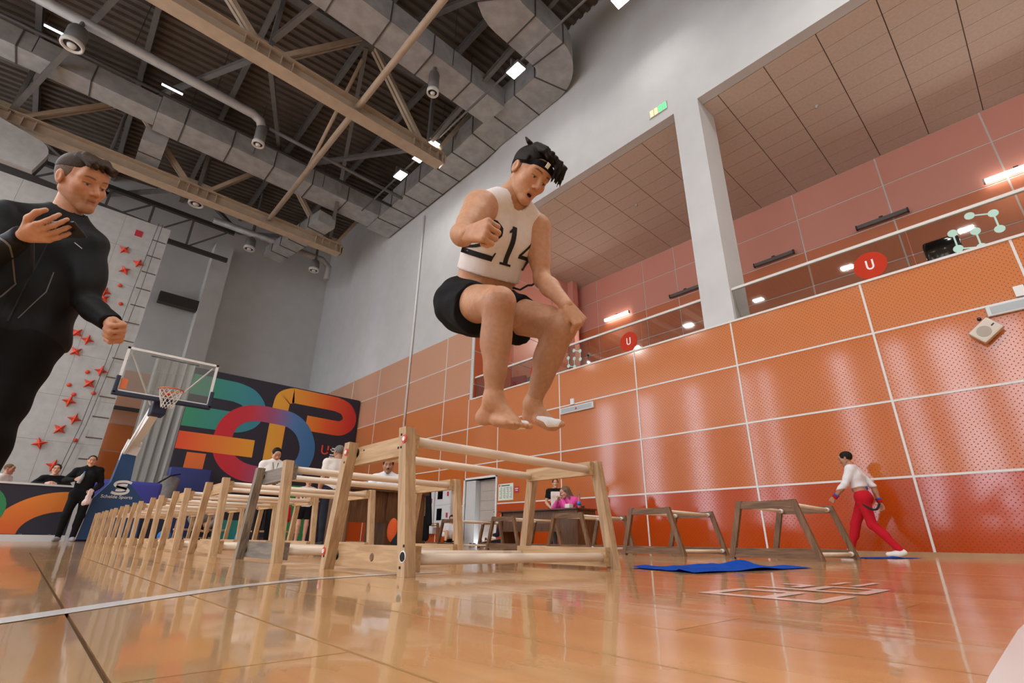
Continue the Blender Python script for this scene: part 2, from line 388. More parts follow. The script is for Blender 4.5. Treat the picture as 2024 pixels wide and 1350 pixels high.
# balcony behind the opening
BX = 16.5
struct('floor_balcony', MB().box(10.7, BX, Y0, OY, 4.2, 4.4), 'tile_gap')
wb = struct('wall_balcony', MB().box(BX, BX+0.2, Y0, OY+0.2, 4.2, OZ1+0.3), 'white_trim')
BR = [4.4, 5.32, 6.58, 7.84, 9.1, 10.36, OZ1]; BCOL = [Y0, -6, -3.5, -1.1, 1.37, 3.8, 6.1, 8.37, 9.85, 12.3, OY]
for i in range(len(BCOL)-1):
    for j in range(len(BR)-1):
        piece('panel', wb, BX-0.02, BX, BCOL[i]+0.02, BCOL[i+1]-0.02, BR[j]+0.02, BR[j+1]-0.02, 'balcony_salmon' if j >= 4 else 'balcony_orange')
ws = struct('wall_balcony_side', MB().box(10.7, BX, OY, OY+0.2, 4.2, OZ1+0.3), 'white_trim')
for i, (a, b) in enumerate(((10.42, 12.3), (12.3, 14.6), (14.6, 15.9), (15.95, BX))):
    for j in range(len(BR)-1):
        piece('panel', ws, a+0.02, b-0.02, OY-0.02, OY, BR[j]+0.02, BR[j+1]-0.02, ('balcony_deep2' if j < 1 else 'balcony_deep') if i == 0 else ('balcony_orange' if j < 4 else 'balcony_salmon'))
piece('corner_post', ws, 15.7, 16.0, OY-0.35, OY, 4.4, OZ1, 'balcony_salmon')
cb = struct('ceiling_balcony', MB().box(10.7, BX, Y0, OY, OZ1+0.02, OZ1+0.2), 'tile_gap')
yy = np.arange(-7.2, OY, 1.2)
tm = MB().box(0, 0.572, 0.008, 1.186, 0, 0.02).mesh('ceiling_tile'); tm.materials.append(MATS['tile_tan'])
for y in yy:
    for i in range(10):
        o = child('ceiling_tile', tm, cb, (10.72+i*0.585, y, OZ1)); 
        if y+1.2 > OY: o.scale = (1, (OY-y)/1.2, 1)
for i, (x, y) in enumerate(((13.0, 1.9), (13.1, 7.8), (13.0, -2.6))):
    MB().lathe([(0.05, 0), (0.05, -0.02), (0.02, -0.03), (0.02, -0.06), (0.035, -0.065)], (x, y, OZ1)).build('sprinkler', 'nozzle_white', smooth=True, label=['white sprinkler head in balcony ceiling right of the pillar', 'white sprinkler head in balcony ceiling left of the pillar', 'white sprinkler head at the far right of balcony ceiling'][i], cat='sprinkler')
# balcony wall lights
for i, (y, lit, lab) in enumerate(((11.2, 1, 'lit tube lamp on balcony wall beside the corner'), (8.0, 0, 'unlit dark tube lamp just left of the white pillar'), (4.72, 0, 'unlit dark tube lamp just right of the white pillar'), (1.63, 0, 'unlit dark tube lamp on balcony wall, second right of the pillar'), (-1.3, 1, 'lit tube lamp at right edge on balcony wall'), (-5.0, 1, 'added unseen lit tube lamp on balcony wall beyond the right edge'))):  # last entry is an unseen lamp added to brighten the balcony
    t = thing('wall_lamp', lab, 'lamp', (BX-0.02, y, 9.18), group='balcony wall lamps')
    MB().box(-0.16, 0, -0.05, 0.05, 0.02, 0.12).build('bracket', 'dark_steel', t)
    MB().bevbox(-0.2, -0.1, -0.62, 0.62, -0.06, 0.06, 0.02).build('tube_cover', 'tube_white' if lit else 'grey_steel', t)
    MB().box(-0.205, -0.095, -0.66, -0.62, -0.065, 0.065).box(-0.205, -0.095, 0.62, 0.66, -0.065, 0.065).build('end_cap', 'dark_steel' if not lit else 'nozzle_white', t)
    if lit:
        l = bpy.data.lights.new('tube_light', 'AREA'); l.shape = 'RECTANGLE'; l.size = 0.1; l.size_y = 1.2; l.energy = 110; l.color = (1, 0.93, 0.88)
        lo = bpy.data.objects.new('tube_light', l); C.objects.link(lo); lo.parent = t; lo.location = (-0.23, 0, -0.02); lo.rotation_euler = (0, math.radians(60), 0)
# glass railing
gm = bpy.data.materials.new('railing_glass'); gm.use_nodes = True; MATS['railing_glass'] = gm
nt = gm.node_tree; nt.nodes.clear(); out = nt.nodes.new('ShaderNodeOutputMaterial'); mx = nt.nodes.new('ShaderNodeMixShader')
tp = nt.nodes.new('ShaderNodeBsdfTransparent'); tp.inputs[0].default_value = (0.86, 0.86, 0.84, 1); gl = nt.nodes.new('ShaderNodeBsdfGlossy'); gl.inputs['Roughness'].default_value = 0.02
mx.inputs[0].default_value = 0.09; nt.links.new(tp.outputs[0], mx.inputs[1]); nt.links.new(gl.outputs[0], mx.inputs[2]); nt.links.new(mx.outputs[0], out.inputs[0])
RZ0, RZ1 = OZ0+0.02, 5.53
for a, b, lab in ((Y0, 4.03, 'glass balcony railing with white handrail right of the pillar'), (4.74, OY, 'glass balcony railing with white handrail left of the pillar')):
    t = thing('glass_railing', lab, 'railing', (10.5, a, OZ0))
    n = max(1, round((b-a)/1.62)); st = (b-a)/n
    for i in range(n): MB().box(-0.006, 0.006, a+i*st+0.008-a, a+(i+1)*st-0.008-a, 0.02, 0.80).build('glass_pane', 'railing_glass', t)
    MB().bevbox(-0.03, 0.03, 0, b-a, 0.78, 0.84, 0.008).build('handrail', 'white_trim', t)
# stickers on the glass
def ushape(c, s, x):
    P = [(-0.45, 1), (-0.45, -0.2)]+[(-0.45*math.cos(t), -0.2-0.5*math.sin(t)) for t in np.linspace(0.3, math.pi-0.3, 7)]+[(0.45, -0.2), (0.45, 1)]
    m = MB(); vs = []; fs = []
    for i, p in enumerate(P):
        q0 = Vector(P[max(i-1, 0)]); q1 = Vector(P[min(i+1, len(P)-1)]); tt = (q1-q0).normalized(); nn = Vector((-tt.y, tt.x))
        for sg in (-1, 1):
            q = Vector(p)+nn*sg*0.14; vs.append((x, c[0]-q.x*s, c[1]+q.y*s))
    for i in range(len(P)-1): fs.append((2*i, 2*i+1, 2*i+3, 2*i+2))
    return m.add(vs, fs)
for i, (y, z, lab) in enumerate(((1.42, 5.09, 'round red U sticker on the glass right of the pillar'), (6.87, 5.09, 'round red U sticker on the glass left of the pillar'), (10.28, 5.09, 'round red U sticker half hidden behind the jumping athlete'))):
    d = MB().lathe([(0.27, 0), (0.27, 0.004)], (10.49, y, z), (-1, 0, 0), 28).build('round_sticker', 'sticker_red', label=lab, cat='sticker', group='red discs on the railing glass')
    ushape((y, z), 0.11, 10.484).build('letter', 'white_print', d)
for i, (y, z, s, lab) in enumerate(((-0.1, 5.1, 0.62, 'mint molecule sticker on the glass by the black console'), (8.75, 5.1, 0.5, 'mint molecule sticker on the glass beside the athlete\'s knee'))):
    t = thing('molecule_sticker', lab, 'sticker', (10.488, y, z))
    N = [(-.5, .3), (-.5, -.25), (-.12, -.5), (0, 0.02), (.1, .5), (.5, .38), (.5, -.1), (0.25, -.62)]
    N = [(-.45, .15), (-.45, -.35), (0.0, -.5), (0.0, .0), (0.0, .5), (.45, .35), (.45, -.15)]
    for p in N: MB().lathe([(0.11*s, 0), (0.11*s, 0.004)], (0, -p[0]*s, p[1]*s), (-1, 0, 0), 16).build('dot', 'sticker_mint', t)
    for a, b in ((0, 1), (1, 2), (2, 3), (4, 5), (5, 6)):
        MB().beam((0, -N[a][0]*s, N[a][1]*s), (0, -N[b][0]*s, N[b][1]*s), 0.004, 0.04*s, (0, 1, 0.01)).build('link', 'sticker_mint', t)
# things on the balcony
t = thing('exercise_console', 'black glossy machine console standing behind the balcony glass', 'console', (11.2, 0.39, 4.4))
MB().bevbox(-0.12, 0.12, -0.27, 0.27, 0.62, 1.08, 0.07).build('screen_housing', 'black_gloss', t, True); MB().tube([(0, -0.2, 0), (0, -0.2, 0.66)], 0.03).tube([(0, 0.2, 0), (0, 0.2, 0.66)], 0.03).box(-0.3, 0.3, -0.28, 0.28, 0, 0.05).build('stand', 'chrome', t)
for i, (x, y, c, lab) in enumerate(((11.3, 11.75, (150, 52, 48), 'dark red armchair behind the balcony glass'), (11.3, 10.95, (96, 92, 94), 'grey armchair behind the balcony glass'))):
    t = thing('armchair', lab, 'chair', (x, y, 4.4), 0.3); mat('chair_%d' % i, c, 0.8)
    MB().bevbox(-0.3, 0.3, -0.3, 0.3, 0.3, 0.45, 0.05).build('seat', 'chair_%d' % i, t, True); MB().bevbox(-0.34, -0.22, -0.3, 0.3, 0.35, 0.95 if i == 0 else 0.78, 0.05).build('backrest', 'chair_%d' % i, t, True)
    for sx in (-1, 1):
        for sy in (-1, 1): MB().box(sx*0.24-0.02, sx*0.24+0.02, sy*0.24-0.02, sy*0.24+0.02, 0, 0.31).build('leg', 'dark_steel', t)

# fittings on the right wall
for i, (y0, y1, z, lab) in enumerate(((8.02, 9.2, 3.57, 'long pale emergency lamp beside the athlete\'s feet'), (-1.1, 0.13, 3.62, 'long pale emergency lamp near the wall speaker'))):
    t = thing('emergency_lamp', lab, 'lamp', (10.38, (y0+y1)/2, z), group='emergency lamps on the panel wall'); hw = (y1-y0)/2
    MB().bevbox(-0.06, 0, -hw, hw, -0.09, 0.09, 0.015).build('housing', 'cabinet_white', t); MB().box(-0.064, -0.06, -hw+0.05, hw-0.05, -0.06, 0.06).build('diffuser', mat('diffuser_grey', (168, 174, 174), 0.3), t)
    MB().poly([(-0.065, -0.04, -0.03), (-0.065, 0.04, -0.03), (-0.065, 0, 0.04)], (-1, 0, 0), 0.002).build('triangle_mark', 'sign_red', t)
    MB().box(-0.05, 0, hw-0.5, hw-0.38, 0.13, 0.30).build('junction_box', 'white_paint', t)
t = thing('wall_speaker', 'tilted cream loudspeaker on the orange wall near right edge', 'speaker', (10.34, 0.21, 3.30)); t.rotation_euler = (math.radians(-38), 0, 0)
MB().bevbox(-0.12, 0.0, -0.17, 0.17, -0.13, 0.13, 0.025).build('cabinet', mat('cream_plastic', (206, 196, 180), 0.5), t); MB().lathe([(0.09, 0), (0.09, 0.004), (0.03, 0.006)], (-0.12, 0.03, 0), (-1, 0, 0), 20).build('grille', mat('grille_grey', (170, 160, 148), 0.8), t); MB().box(-0.124, -0.12, -0.14, -0.09, -0.02, 0.0).build('badge', 'black_plastic', t)
MB().lathe([(0.028, 0), (0.028, 0.03), (0.015, 0.05)], (10.385, 0.24, 3.54), (-1, 0, 0), 14).build('cable_gland', 'black_plastic', label='small black cable hole above the wall speaker', cat='fitting')
t = thing('wall_clock', 'small digital clock with orange and green digits above the pillar', 'clock', (10.385, 5.18, 11.86))
MB().box(-0.02, 0, -0.29, 0.29, -0.14, 0.14).build('case', 'grey_wall', t)
for i in range(4):
    for j in range(2): MB().box(-0.024, -0.02, 0.25-i*0.14-0.1, 0.25-i*0.14, -0.11+j*0.12, -0.01+j*0.12).build('digit', 'led_orange' if i < 2 else 'led_green', t)
MB().tube([(10.33, 17.72, 4.0), (10.33, 17.72, 14.75)], 0.045, 12).build('wall_pipe', 'white_paint', smooth=True, label='thin white vertical pipe running down the grey wall', cat='pipe')
MB().poly([(10.32, 14.93, 3.33), (10.32, 15.1, 3.33), (10.32, 15.02, 3.15)], (1, 0, 0), 0.06).build('motion_sensor', 'nozzle_white', label='small white sensor on the orange wall behind the top bars', cat='sensor')
t = thing('security_camera', 'small dark dome camera behind the balcony glass', 'camera', (BX-0.02, 12.9, 7.87))
MB().lathe([(0.1, 0), (0.1, 0.05)], (0, 0, 0), (-1, 0, 0), 16).build('mount', 'nozzle_white', t); MB().lathe([(0.07, 0.05), (0.06, 0.09), (0.03, 0.12)], (0, 0, 0), (-1, 0, 0), 16).build('lens', 'black_gloss', t, True)
t = thing('notice_board_sheet', 'pale green printed notice on the wall beside the door', 'notice', (10.38, 11.5, 1.52))
MB().box(-0.006, 0, -0.33, 0.33, -0.24, 0.24).build('sheet', 'paper', t)
rl = MB(); random.seed(2)
rl.box(-0.008, -0.006, -0.18, 0.2, 0.17, 0.2)
for i in range(11):
    for j in range(4):
        a = -0.29+j*0.15; rl.box(-0.008, -0.006, a, a+random.uniform(0.05, 0.12), 0.12-i*0.03, 0.13-i*0.03)
rl.build('printed_lines', 'ink', t); MB().box(-0.008, -0.006, 0.25, 0.3, 0.16, 0.22).build('crest', 'sign_red', t)
t = thing('door_sign', 'small dark red sign next to the green notice', 'sign', (10.38, 11.02, 1.56)); MB().box(-0.006, 0, -0.1, 0.1, -0.09, 0.09).build('plate', 'sign_red', t)
MB().box(-0.008, -0.006, -0.07, 0.07, 0.02, 0.045).box(-0.008, -0.006, -0.05, 0.05, -0.03, -0.01).build('lettering', 'white_print', t)
for i, (y0, y1, z0, z1, lab) in enumerate(((14.05, 14.95, 0.55, 1.9, 'tall white fire hose cabinet with two dark windows'), (15.0, 15.6, 0.35, 1.72, 'plain white cabinet left of the fire hose cabinet'))):
    t = thing('wall_cabinet', lab, 'cabinet', (10.38, (y0+y1)/2, z0)); hw = (y1-y0)/2; h = z1-z0
    MB().box(-0.16, 0, -hw, hw, 0, h).build('body', 'cabinet_white', t)
    for j in range(2):
        d = MB().box(-0.175, -0.16, -hw+0.03, hw-0.03, 0.03+j*h/2, h/2-0.03+j*h/2).build('cabinet_door', 'cabinet_white', t)
        if i == 0: MB().box(-0.18, -0.175, 0.0, hw-0.16, 0.22+j*h/2, h/2-0.08+j*h/2).build('window', 'black_gloss', d)
        MB().box(-0.18, -0.175, -hw+0.1, -hw+0.2, 0.3+j*h/2, 0.45+j*h/2).build('mark', 'sign_red', d)

# ------------------------------------------------------------------ other walls
bw_ = struct('wall_back', MB().box(X0, X1, Y1, Y1+0.3, 0, HT), 'grey_wall')
for (a, b, z0, z1, m) in ((0.2, 4.9, 0.07, 1.2, 'panel_row_0'), (0.2, 4.9, 1.23, 2.46, 'panel_row_1'), (0.2, 4.9, 2.49, 3.72, 'panel_row_1'), (0.2, 4.9, 3.75, 4.98, 'panel_row_2'), (0.2, 4.9, 5.01, 6.27, 'panel_row_4'), (0.2, 4.9, 6.3, 7.57, 'panel_row_5')):
    piece('panel', bw_, a, b, Y1-0.02, Y1, z0, z1, m)
struct('trim_3', MB().box(3.75, 4.65, Y1-0.9, Y1, 0, 15.3), 'grey_wall')
struct('trim_4', MB().box(2.0, 3.75, Y1-0.7, Y1-0.3, 11.2, 11.75).box(1.0, 3.75, Y1-0.4, Y1-0.2, 5.6, 5.75), 'dark_steel')
wf = struct('wall_front', MB().box(X0, X1+6.3, Y0-0.3, Y0, 0, HT), 'grey_wall')
# left wall with tall windows
wl = MB(); WY = [(-5.5, -4.3), (-0.7, 0.9), (1.7, 3.2), (4.3, 5.2), (7.2, 8.1), (11.9, 12.6), (13.3, 14.0), (17.0, 18.2), (21.0, 22.5), (25.0, 26.5)]; z0, z1 = 1.2, 11.5
edge = [Y0]+[v for p in WY for v in p]+[Y1]
for i in range(0, len(edge), 2): wl.box(X0-0.3, X0, edge[i], edge[i+1], 0, HT)
for a, b in WY: wl.box(X0-0.3, X0, a, b, 0, z0); wl.box(X0-0.3, X0, a, b, z1, HT)
struct('wall_left', wl, 'grey_wall')
for i, (a, b) in enumerate(WY):
    m = MB()
    for y in (a, b-0.06): m.box(X0-0.2, X0-0.1, y, y+0.06, z0, z1)
    for z in np.linspace(z0, z1-0.06, 5): m.box(X0-0.2, X0-0.1, a, b, z, z+0.06)
    struct('window_%d' % (i+1), m, 'white_paint')
# ------------------------------------------------------------------ roof
def dz(x): return 18.5+0.085*(x-10.4)
d = MB(); ys = []; y = Y0; per = 0.34
prof = [(0, 0), (0.45, 0), (0.55, 0.11), (0.9, 0.11)]
while y < Y1+0.3:
    for u, h in prof: ys.append((y+u*per, h))
    y += per
vs = []; fs = []
for (yy_, h) in ys:
    for xx in (X0, X1): vs.append((xx, yy_, dz(xx)+h))
for i in range(len(ys)-1): fs.append((2*i, 2*i+1, 2*i+3, 2*i+2))
d.add(vs, fs); d.add([(X0, Y0, dz(X0)+0.2), (X1, Y0, dz(X1)+0.2), (X1, Y1+0.3, dz(X1)+0.2), (X0, Y1+0.3, dz(X0)+0.2)], [(0, 1, 2, 3)])
ceiling = struct('ceiling', d, 'deck')
for i, x in enumerate(np.arange(-13.3, 10.3, 3.0)):
    MB().ibeam((x, Y0, dz(x)-0.17), (x, Y1, dz(x)-0.17), 0.18, 0.3).build('purlin', 'grey_steel', ceiling)
struct('ceiling_cap', MB().box(X1+0.3, BX+0.2, Y0, OY+0.2, OZ1+0.4, OZ1+0.5), 'grey_wall')
CZ = 14.15
for ti, (y, lab) in enumerate(((13.5, 'tan steel roof truss nearest the camera, above the lamps'), (22.6, 'tan steel roof truss over the climbing wall and banner'))):
    t = thing('roof_truss', lab, 'truss', (0, y, CZ), group='roof trusses')
    MB().ibeam((-13.8, 0, 0), (8.35, 0, 0), 0.5, 0.54, 0.035).build('bottom_chord', 'steel_beam', t)
    MB().ibeam((-13.8, 0, dz(-13.8)-CZ-0.5), (10.2, 0, dz(10.2)-CZ-0.5), 0.3, 0.3).build('top_chord', 'grey_steel', t)
    bn = [-10.4, -4.3, 1.75, 7.75]; tn = [-13.4, -7.35, -1.3, 4.75, 10.1]
    for i, b in enumerate(bn):
        for x in (tn[i], tn[i+1]):
            s = 1 if x > b else -1
            MB().beam((b+s*0.35, -0.09, 0.25), (x-s*0.3, -0.09, dz(x)-CZ-0.6), 0.12, 0.16).beam((b+s*0.35, 0.09, 0.25), (x-s*0.3, 0.09, dz(x)-CZ-0.6), 0.12, 0.16).build('diagonal', 'steel_beam', t)
        MB().beam((b, 0, 0.25), (b, 0, dz(b)-CZ-0.6), 0.14, 0.14).build('post', 'grey_steel', t)
        for j in range(-2, 3): MB().beam((b+j*0.36, 0, -0.2), (b+j*0.36, 0, 0.2), 0.03, 0.41, (0, 1, 0)).build('stiffener', 'steel_beam', t)
        MB().poly([(b-0.9, 0.0, 0.22), (b+0.9, 0.0, 0.22), (b+0.45, 0.0, 0.62), (b-0.45, 0.0, 0.62)], (0, 1, 0), 0.03).build('gusset', 'steel_beam', t)
    st = MB().beam((8.33, 0, -0.2), (8.33, 0, 0.2), 0.03, 0.41, (0, 1, 0)); st.build('end_plate', 'steel_beam', t)
MB().tube([(4.75, 1.0, CZ+0.05), (4.75, 22.4, CZ+0.05)], 0.11, 12).build('roof_tie', 'steel_beam', smooth=True, label='long tan tie tube joining the two roof trusses', cat='roof tie')
MB().tube([(4.75, 18.0, CZ+0.1), (4.75, 13.75, 16.9)], 0.07, 10).build('roof_strut', 'steel_beam', smooth=True, label='thin slanting strut beside the long tie tube', cat='roof strut')
br = [((-1.3, 13.6, dz(-1.3)-.6), (-4.3, 22.5, CZ+.3)), ((1.75, 13.6, CZ+.3), (-1.3, 22.5, dz(-1.3)-.6)), ((4.75, 13.6, dz(4.75)-.6), (7.75, 22.5, CZ+.4)), ((1.75, 13.6, CZ+.4), (4.75, 22.5, dz(4.75)-.6)), ((7.75, 13.6, CZ+.4), (4.75, 22.5, dz(4.75)-.7)), ((4.75, 13.3, dz(4.75)-.6), (7.75, 5, CZ+2)), ((1.75, 13.3, CZ+.6), (4.75, 5.5, dz(4.75)-.6)), ((7.75, 13.3, CZ+.5), (8.6, 5, dz(8.6)-.6)), ((-4.3, 22.8, CZ+.4), (-1.3, 29.2, 16.2)), ((1.75, 22.8, CZ+.4), (-1.3, 29.2, 16.2)), ((1.75, 22.8, CZ+.4), (4.75, 29.2, 16.8)), ((7.75, 22.8, CZ+.4), (4.75, 29.2, 16.8))]
BL = ['dark roof brace running to the top left nozzle', 'dark roof brace crossing above the middle of the round pipe', 'dark roof brace dropping to the right end of the far truss', 'dark roof brace near upright between the trusses, mid roof', 'flat dark roof brace left of the three lamps', 'dark roof brace rising right from the near truss peak', 'dark roof brace rising steeply from the near truss node', 'dark roof brace running right from the three lamps', 'dark roof brace above the curved climbing panel', 'flat dark roof brace just above the coach\'s head', 'dark roof brace above the backboard nozzle', 'flat dark roof brace behind the far truss right end']
RL = ['thin hanger rod left of the lone flood lamp', 'thin hanger rod by the duct corner near the lone lamp', 'thin hanger rod at top centre beside the crossing duct', 'thin hanger rod by the curved duct bend', 'thin hanger rod above the rightmost of three lamps', 'thin hanger rod beside the elbow nozzle', 'thin hanger rod beside the long tie tube', 'thin hanger rod above the duct size change', 'thin hanger rod at far top left', 'thin hanger rod on the round pipe near its elbow', 'thin hanger rod on the round pipe at left']
for i, (a, b) in enumerate(br):
    MB().ibeam(a, b, 0.16, 0.18).build('roof_brace', 'grey_steel', label=BL[i], cat='brace', group='roof braces')
# far girder under the roof behind the climbing wall
t = thing('far_girder', 'dark lattice girder behind the climbing wall top', 'girder', (0, 26.8, 13.6))
MB().beam((-13, 0, 0), (4.2, 0, 0), 0.2, 0.2).beam((-13, 0, 1.7), (4.2, 0, 1.7), 0.2, 0.2).build('chords', 'dark_steel', t)
lt = MB()
for i in range(10): lt.beam((-13+i*1.7, 0, 0), (-13+i*1.7, 0, 1.7), 0.1, 0.1); lt.beam((-13+i*1.7, 0, 0), (-11.3+i*1.7, 0, 1.7), 0.07, 0.07)
lt.build('lattice', 'grey_steel', t)
# ------------------------------------------------------------------ ducts
def sweep(path, w, h, seam=1.25):
    """rectangular duct along an XY path (z = bottom)"""
    P = [Vector(p) for p in path]; rings = []
    for i, p in enumerate(P):
        tt = (P[min(i+1, len(P)-1)]-P[max(i-1, 0)]); tt.z = 0; tt.normalize(); n = Vector((tt.y, -tt.x, 0))
        rings.append((p, n))
    def shell(idx, e, z0, z1, m):
        vs = []; fs = []
        for k in idx:
            p, n = rings[k] if isinstance(k, int) else k
            vs += [p-n*(w/2+e)+Vector((0, 0, z0)), p+n*(w/2+e)+Vector((0, 0, z0)), p+n*(w/2+e)+Vector((0, 0, z1)), p-n*(w/2+e)+Vector((0, 0, z1))]
        for i in range(len(idx)-1):
            for k in range(4): fs.append((i*4+k, i*4+(k+1) % 4, i*4+4+(k+1) % 4, i*4+4+k))
        fs += [(0, 1, 2, 3), tuple(len(idx)*4-4+k for k in (3, 2, 1, 0))]
        m.add(vs, fs)
    body = MB(); shell(list(range(len(P))), 0, 0, h, body)
    seams = []; acc = 0; last = P[0]
    for i in range(len(P)-1):
        a, b = P[i], P[i+1]; L = (b-a).length; tt = (b-a).normalized(); n = Vector((tt.y, -tt.x, 0)).normalized(); s = seam-acc
        while s < L:
            q = a+tt*s; sm = MB(); shell([(q-tt*0.02, n), (q+tt*0.02, n)], 0.025, -0.025, h+0.025, sm); seams.append(sm); s += seam
        acc = (acc+L) % seam
    return body, seams
def arc(cx, cy, r, a0, a1, z, n=8): return [(cx+r*math.cos(math.radians(a0+(a1-a0)*i/n)), cy+r*math.sin(math.radians(a0+(a1-a0)*i/n)), z) for i in range(n+1)]
def duct(lab, path, w, h, seam=1.25):
    t = thing('air_duct', lab, 'duct', path[0], group='galvanised ventilation ducts')
    o = Vector(path[0]); b, s = sweep([Vector(p)-o for p in path], w, h, seam)
    b.build('duct_body', 'galvanised', t); [q.build('flange', 'duct_seam', t) for q in s]; return t
duct('galvanised duct hugging the top of the grey wall', [(9.66, 21.2, 15.15), (9.66, 13.1, 15.15), (9.72, 12.2, 15.35), (9.72, 9.3, 15.35)]+arc(8.72, 9.0, 1.0, 0, -90, 15.35)[0:]+[(7.6, 8.0, 15.35)]+arc(7.0, 6.9, 1.1, 90, 180, 15.35)+[(5.9, 2.5, 15.35)], 1.28, 1.0)
duct('wide galvanised duct crossing the hall between the trusses', [(9.0, 20.45, 15.2), (-0.4, 20.45, 15.2)], 1.25, 0.95, 1.7)
duct('narrower left run of the wide crossing duct', [(-0.42, 20.45, 15.3), (-13.5, 20.45, 15.3)], 0.9, 0.75, 2.0)
duct('galvanised duct crossing near the hanging white nozzle', [(9.05, 11.05, 15.15), (-8, 11.05, 15.15)], 1.12, 0.9, 1.6)
duct('short square duct dropping beside the far truss', [(-0.2, 21.2, 14.7), (-0.2, 24.0, 14.7)], 0.8, 0.7, 0.9)
duct('short square duct near the grey wall corner', [(7.0, 21.2, 14.4), (6.2, 26.5, 14.4)], 0.9, 0.6, 0.9)
def nozzle(lab, x, y, z, r, h):
    t = thing('air_nozzle', lab, 'air nozzle', (x, y, z), group='hanging air nozzles')
    MB().lathe([(r*0.9, 0.02), (r*0.9, h), (r*0.75, h+0.1), (r*0.6, h+0.12)], (0, 0, 0)).build('drum', 'grey_steel', t, True)
    MB().lathe([(r*0.72, 0.02), (r*0.8, -0.04), (r, -0.03), (r, 0.1), (r*0.9, 0.12)], (0, 0, 0), n=24).build('rim', 'nozzle_white', t, True)
    MB().lathe([(r*0.7, 0.01), (r*0.7, 0.02)], (0, 0, 0)).build('throat', 'dark_hole', t)
    MB().lathe([(r*0.36, -0.06), (r*0.42, 0.0), (r*0.2, 0.012)], (0, 0, 0)).build('core', 'nozzle_white', t, True)
    MB().tube([(0, 0, h+0.1), (0, 0, (15.14 if 10.4 < y < 11.7 else 15.1 if 16.9 < y < 17.8 else dz(x)-0.4)-z)], 0.07, 8).build('stem', 'grey_steel', t)
for a in (('grey nozzle hanging at far top left of the roof', -2.8, 17.2, 14.1, .30, .6), ('white-rimmed nozzle just above the coach\'s head', -1.4, 23.0, 14.0, .33, .35), ('white-rimmed nozzle above the basketball backboard', 1.9, 23.3, 14.05, .31, .35), ('grey nozzle under the elbow of the round pipe', 2.74, 17.5, 14.05, .22, .75), ('grey nozzle hanging left of the bright lamp', 6.22, 10.9, 14.0, .20, .8), ('small grey nozzle above the banner, left one', 4.85, 25.7, 14.1, .27, .5), ('small grey nozzle above the banner, right one by the corner', 8.2, 25.5, 14.1, .27, .5)): nozzle(*a)
MB().tube([(-13.5, 17.0, 15.2), (2.3, 17.4, 15.2), (2.6, 17.45, 15.1), (2.72, 17.5, 14.85)], 0.17, 14).build('round_pipe', 'galvanised', smooth=True, label='round pipe ending in an elbow above a nozzle', cat='pipe')
MB().tube([(2.98, 17.5, 15.0), (9.0, 17.6, 15.0)], 0.075, 10).build('sprinkler_pipe', 'grey_steel', smooth=True, label='thin grey pipe running from the elbow to the wall', cat='pipe')
MB().tube([(3.0, 25.7, 15.0), (8.6, 25.6, 15.0), (9.0, 25.6, 14.7), (9.0, 25.6, 13.9)], 0.17, 12).build('round_pipe', 'galvanised', smooth=True, label='round pipe above the banner by the corner', cat='pipe')
MB().tube([(-13, 18.6, 15.1), (9, 18.6, 15.1)], 0.06, 8).build('cable_tray', 'dark_steel', smooth=True, label='dark conduit carrying the slim strip lamps', cat='conduit')
for i, (x, lab) in enumerate(((-3.35, 'slim lit strip lamp at far top left'), (-0.2, 'slim lit strip lamp below the round pipe'))):
    t = thing('strip_lamp', lab, 'lamp', (x, 18.0, 15.0)); MB().box(-0.34, 0.34, -0.06, 0.06, 0.0, 0.08).build('housing', 'dark_steel', t); MB().box(-0.32, 0.32, -0.04, 0.04, -0.02, 0).build('tube', 'strip_white', t)
    MB().tube([(0, 0.0, 0.08), (0, 0.6, 0.1)], 0.015, 6).build('arm', 'dark_steel', t)
# hanger rods
hm = MB().tube([(0, 0, 0), (0, 0, 1)], 0.014, 6).mesh('hanger_rod'); hm.materials.append(MATS['dark_steel'])
for i, (x, y, z) in enumerate(((6.6, 10.4, 15.15), (8.3, 11.7, 15.15), (3.2, 11.7, 15.15), (7.0, 8.7, 15.35), (8.95, 14.5, 15.15), (3.0, 19.6, 15.15), (6.0, 19.6, 15.15), (0.5, 19.6, 15.15), (-4, 19.8, 15.2), (1.0, 17.4, 15.3), (-1.5, 17.2, 15.3))):
    o = bpy.data.objects.new('hanger_rod', hm); C.objects.link(o); o.location = (x, y, z); o.scale = (1, 1, dz(x)-z); tag(o, RL[i], 'rod', 'duct hanger rods')
# ------------------------------------------------------------------ lamps
def flood(x, y, z, lab, power=1.0):
    t = thing('flood_lamp', lab, 'lamp', (x, y, z), group='bright flood lamps')
    MB().bevbox(-0.2, 0.2, -0.3, 0.3, 0.0, 0.12, 0.02).build('housing', 'grey_steel', t)
    MB().box(-0.18, 0.18, -0.27, 0.27, -0.012, 0.0).build('led_panel', 'led_white', t)
    MB().beam((-0.22, 0, 0.05), (-0.22, 0, 0.35), 0.03, 0.05).beam((0.22, 0, 0.05), (0.22, 0, 0.35), 0.03, 0.05).build('bracket', 'grey_steel', t)
    l = bpy.data.lights.new('flood_light', 'AREA'); l.shape = 'RECTANGLE'; l.size = 0.36; l.size_y = 0.54; l.energy = LAMP_W*power; l.color = (1.0, 0.98, 0.94); l.spread = math.radians(160)
    lo = bpy.data.objects.new('flood_light', l); C.objects.link(lo); lo.parent = t; lo.location = (0, 0, -0.03)
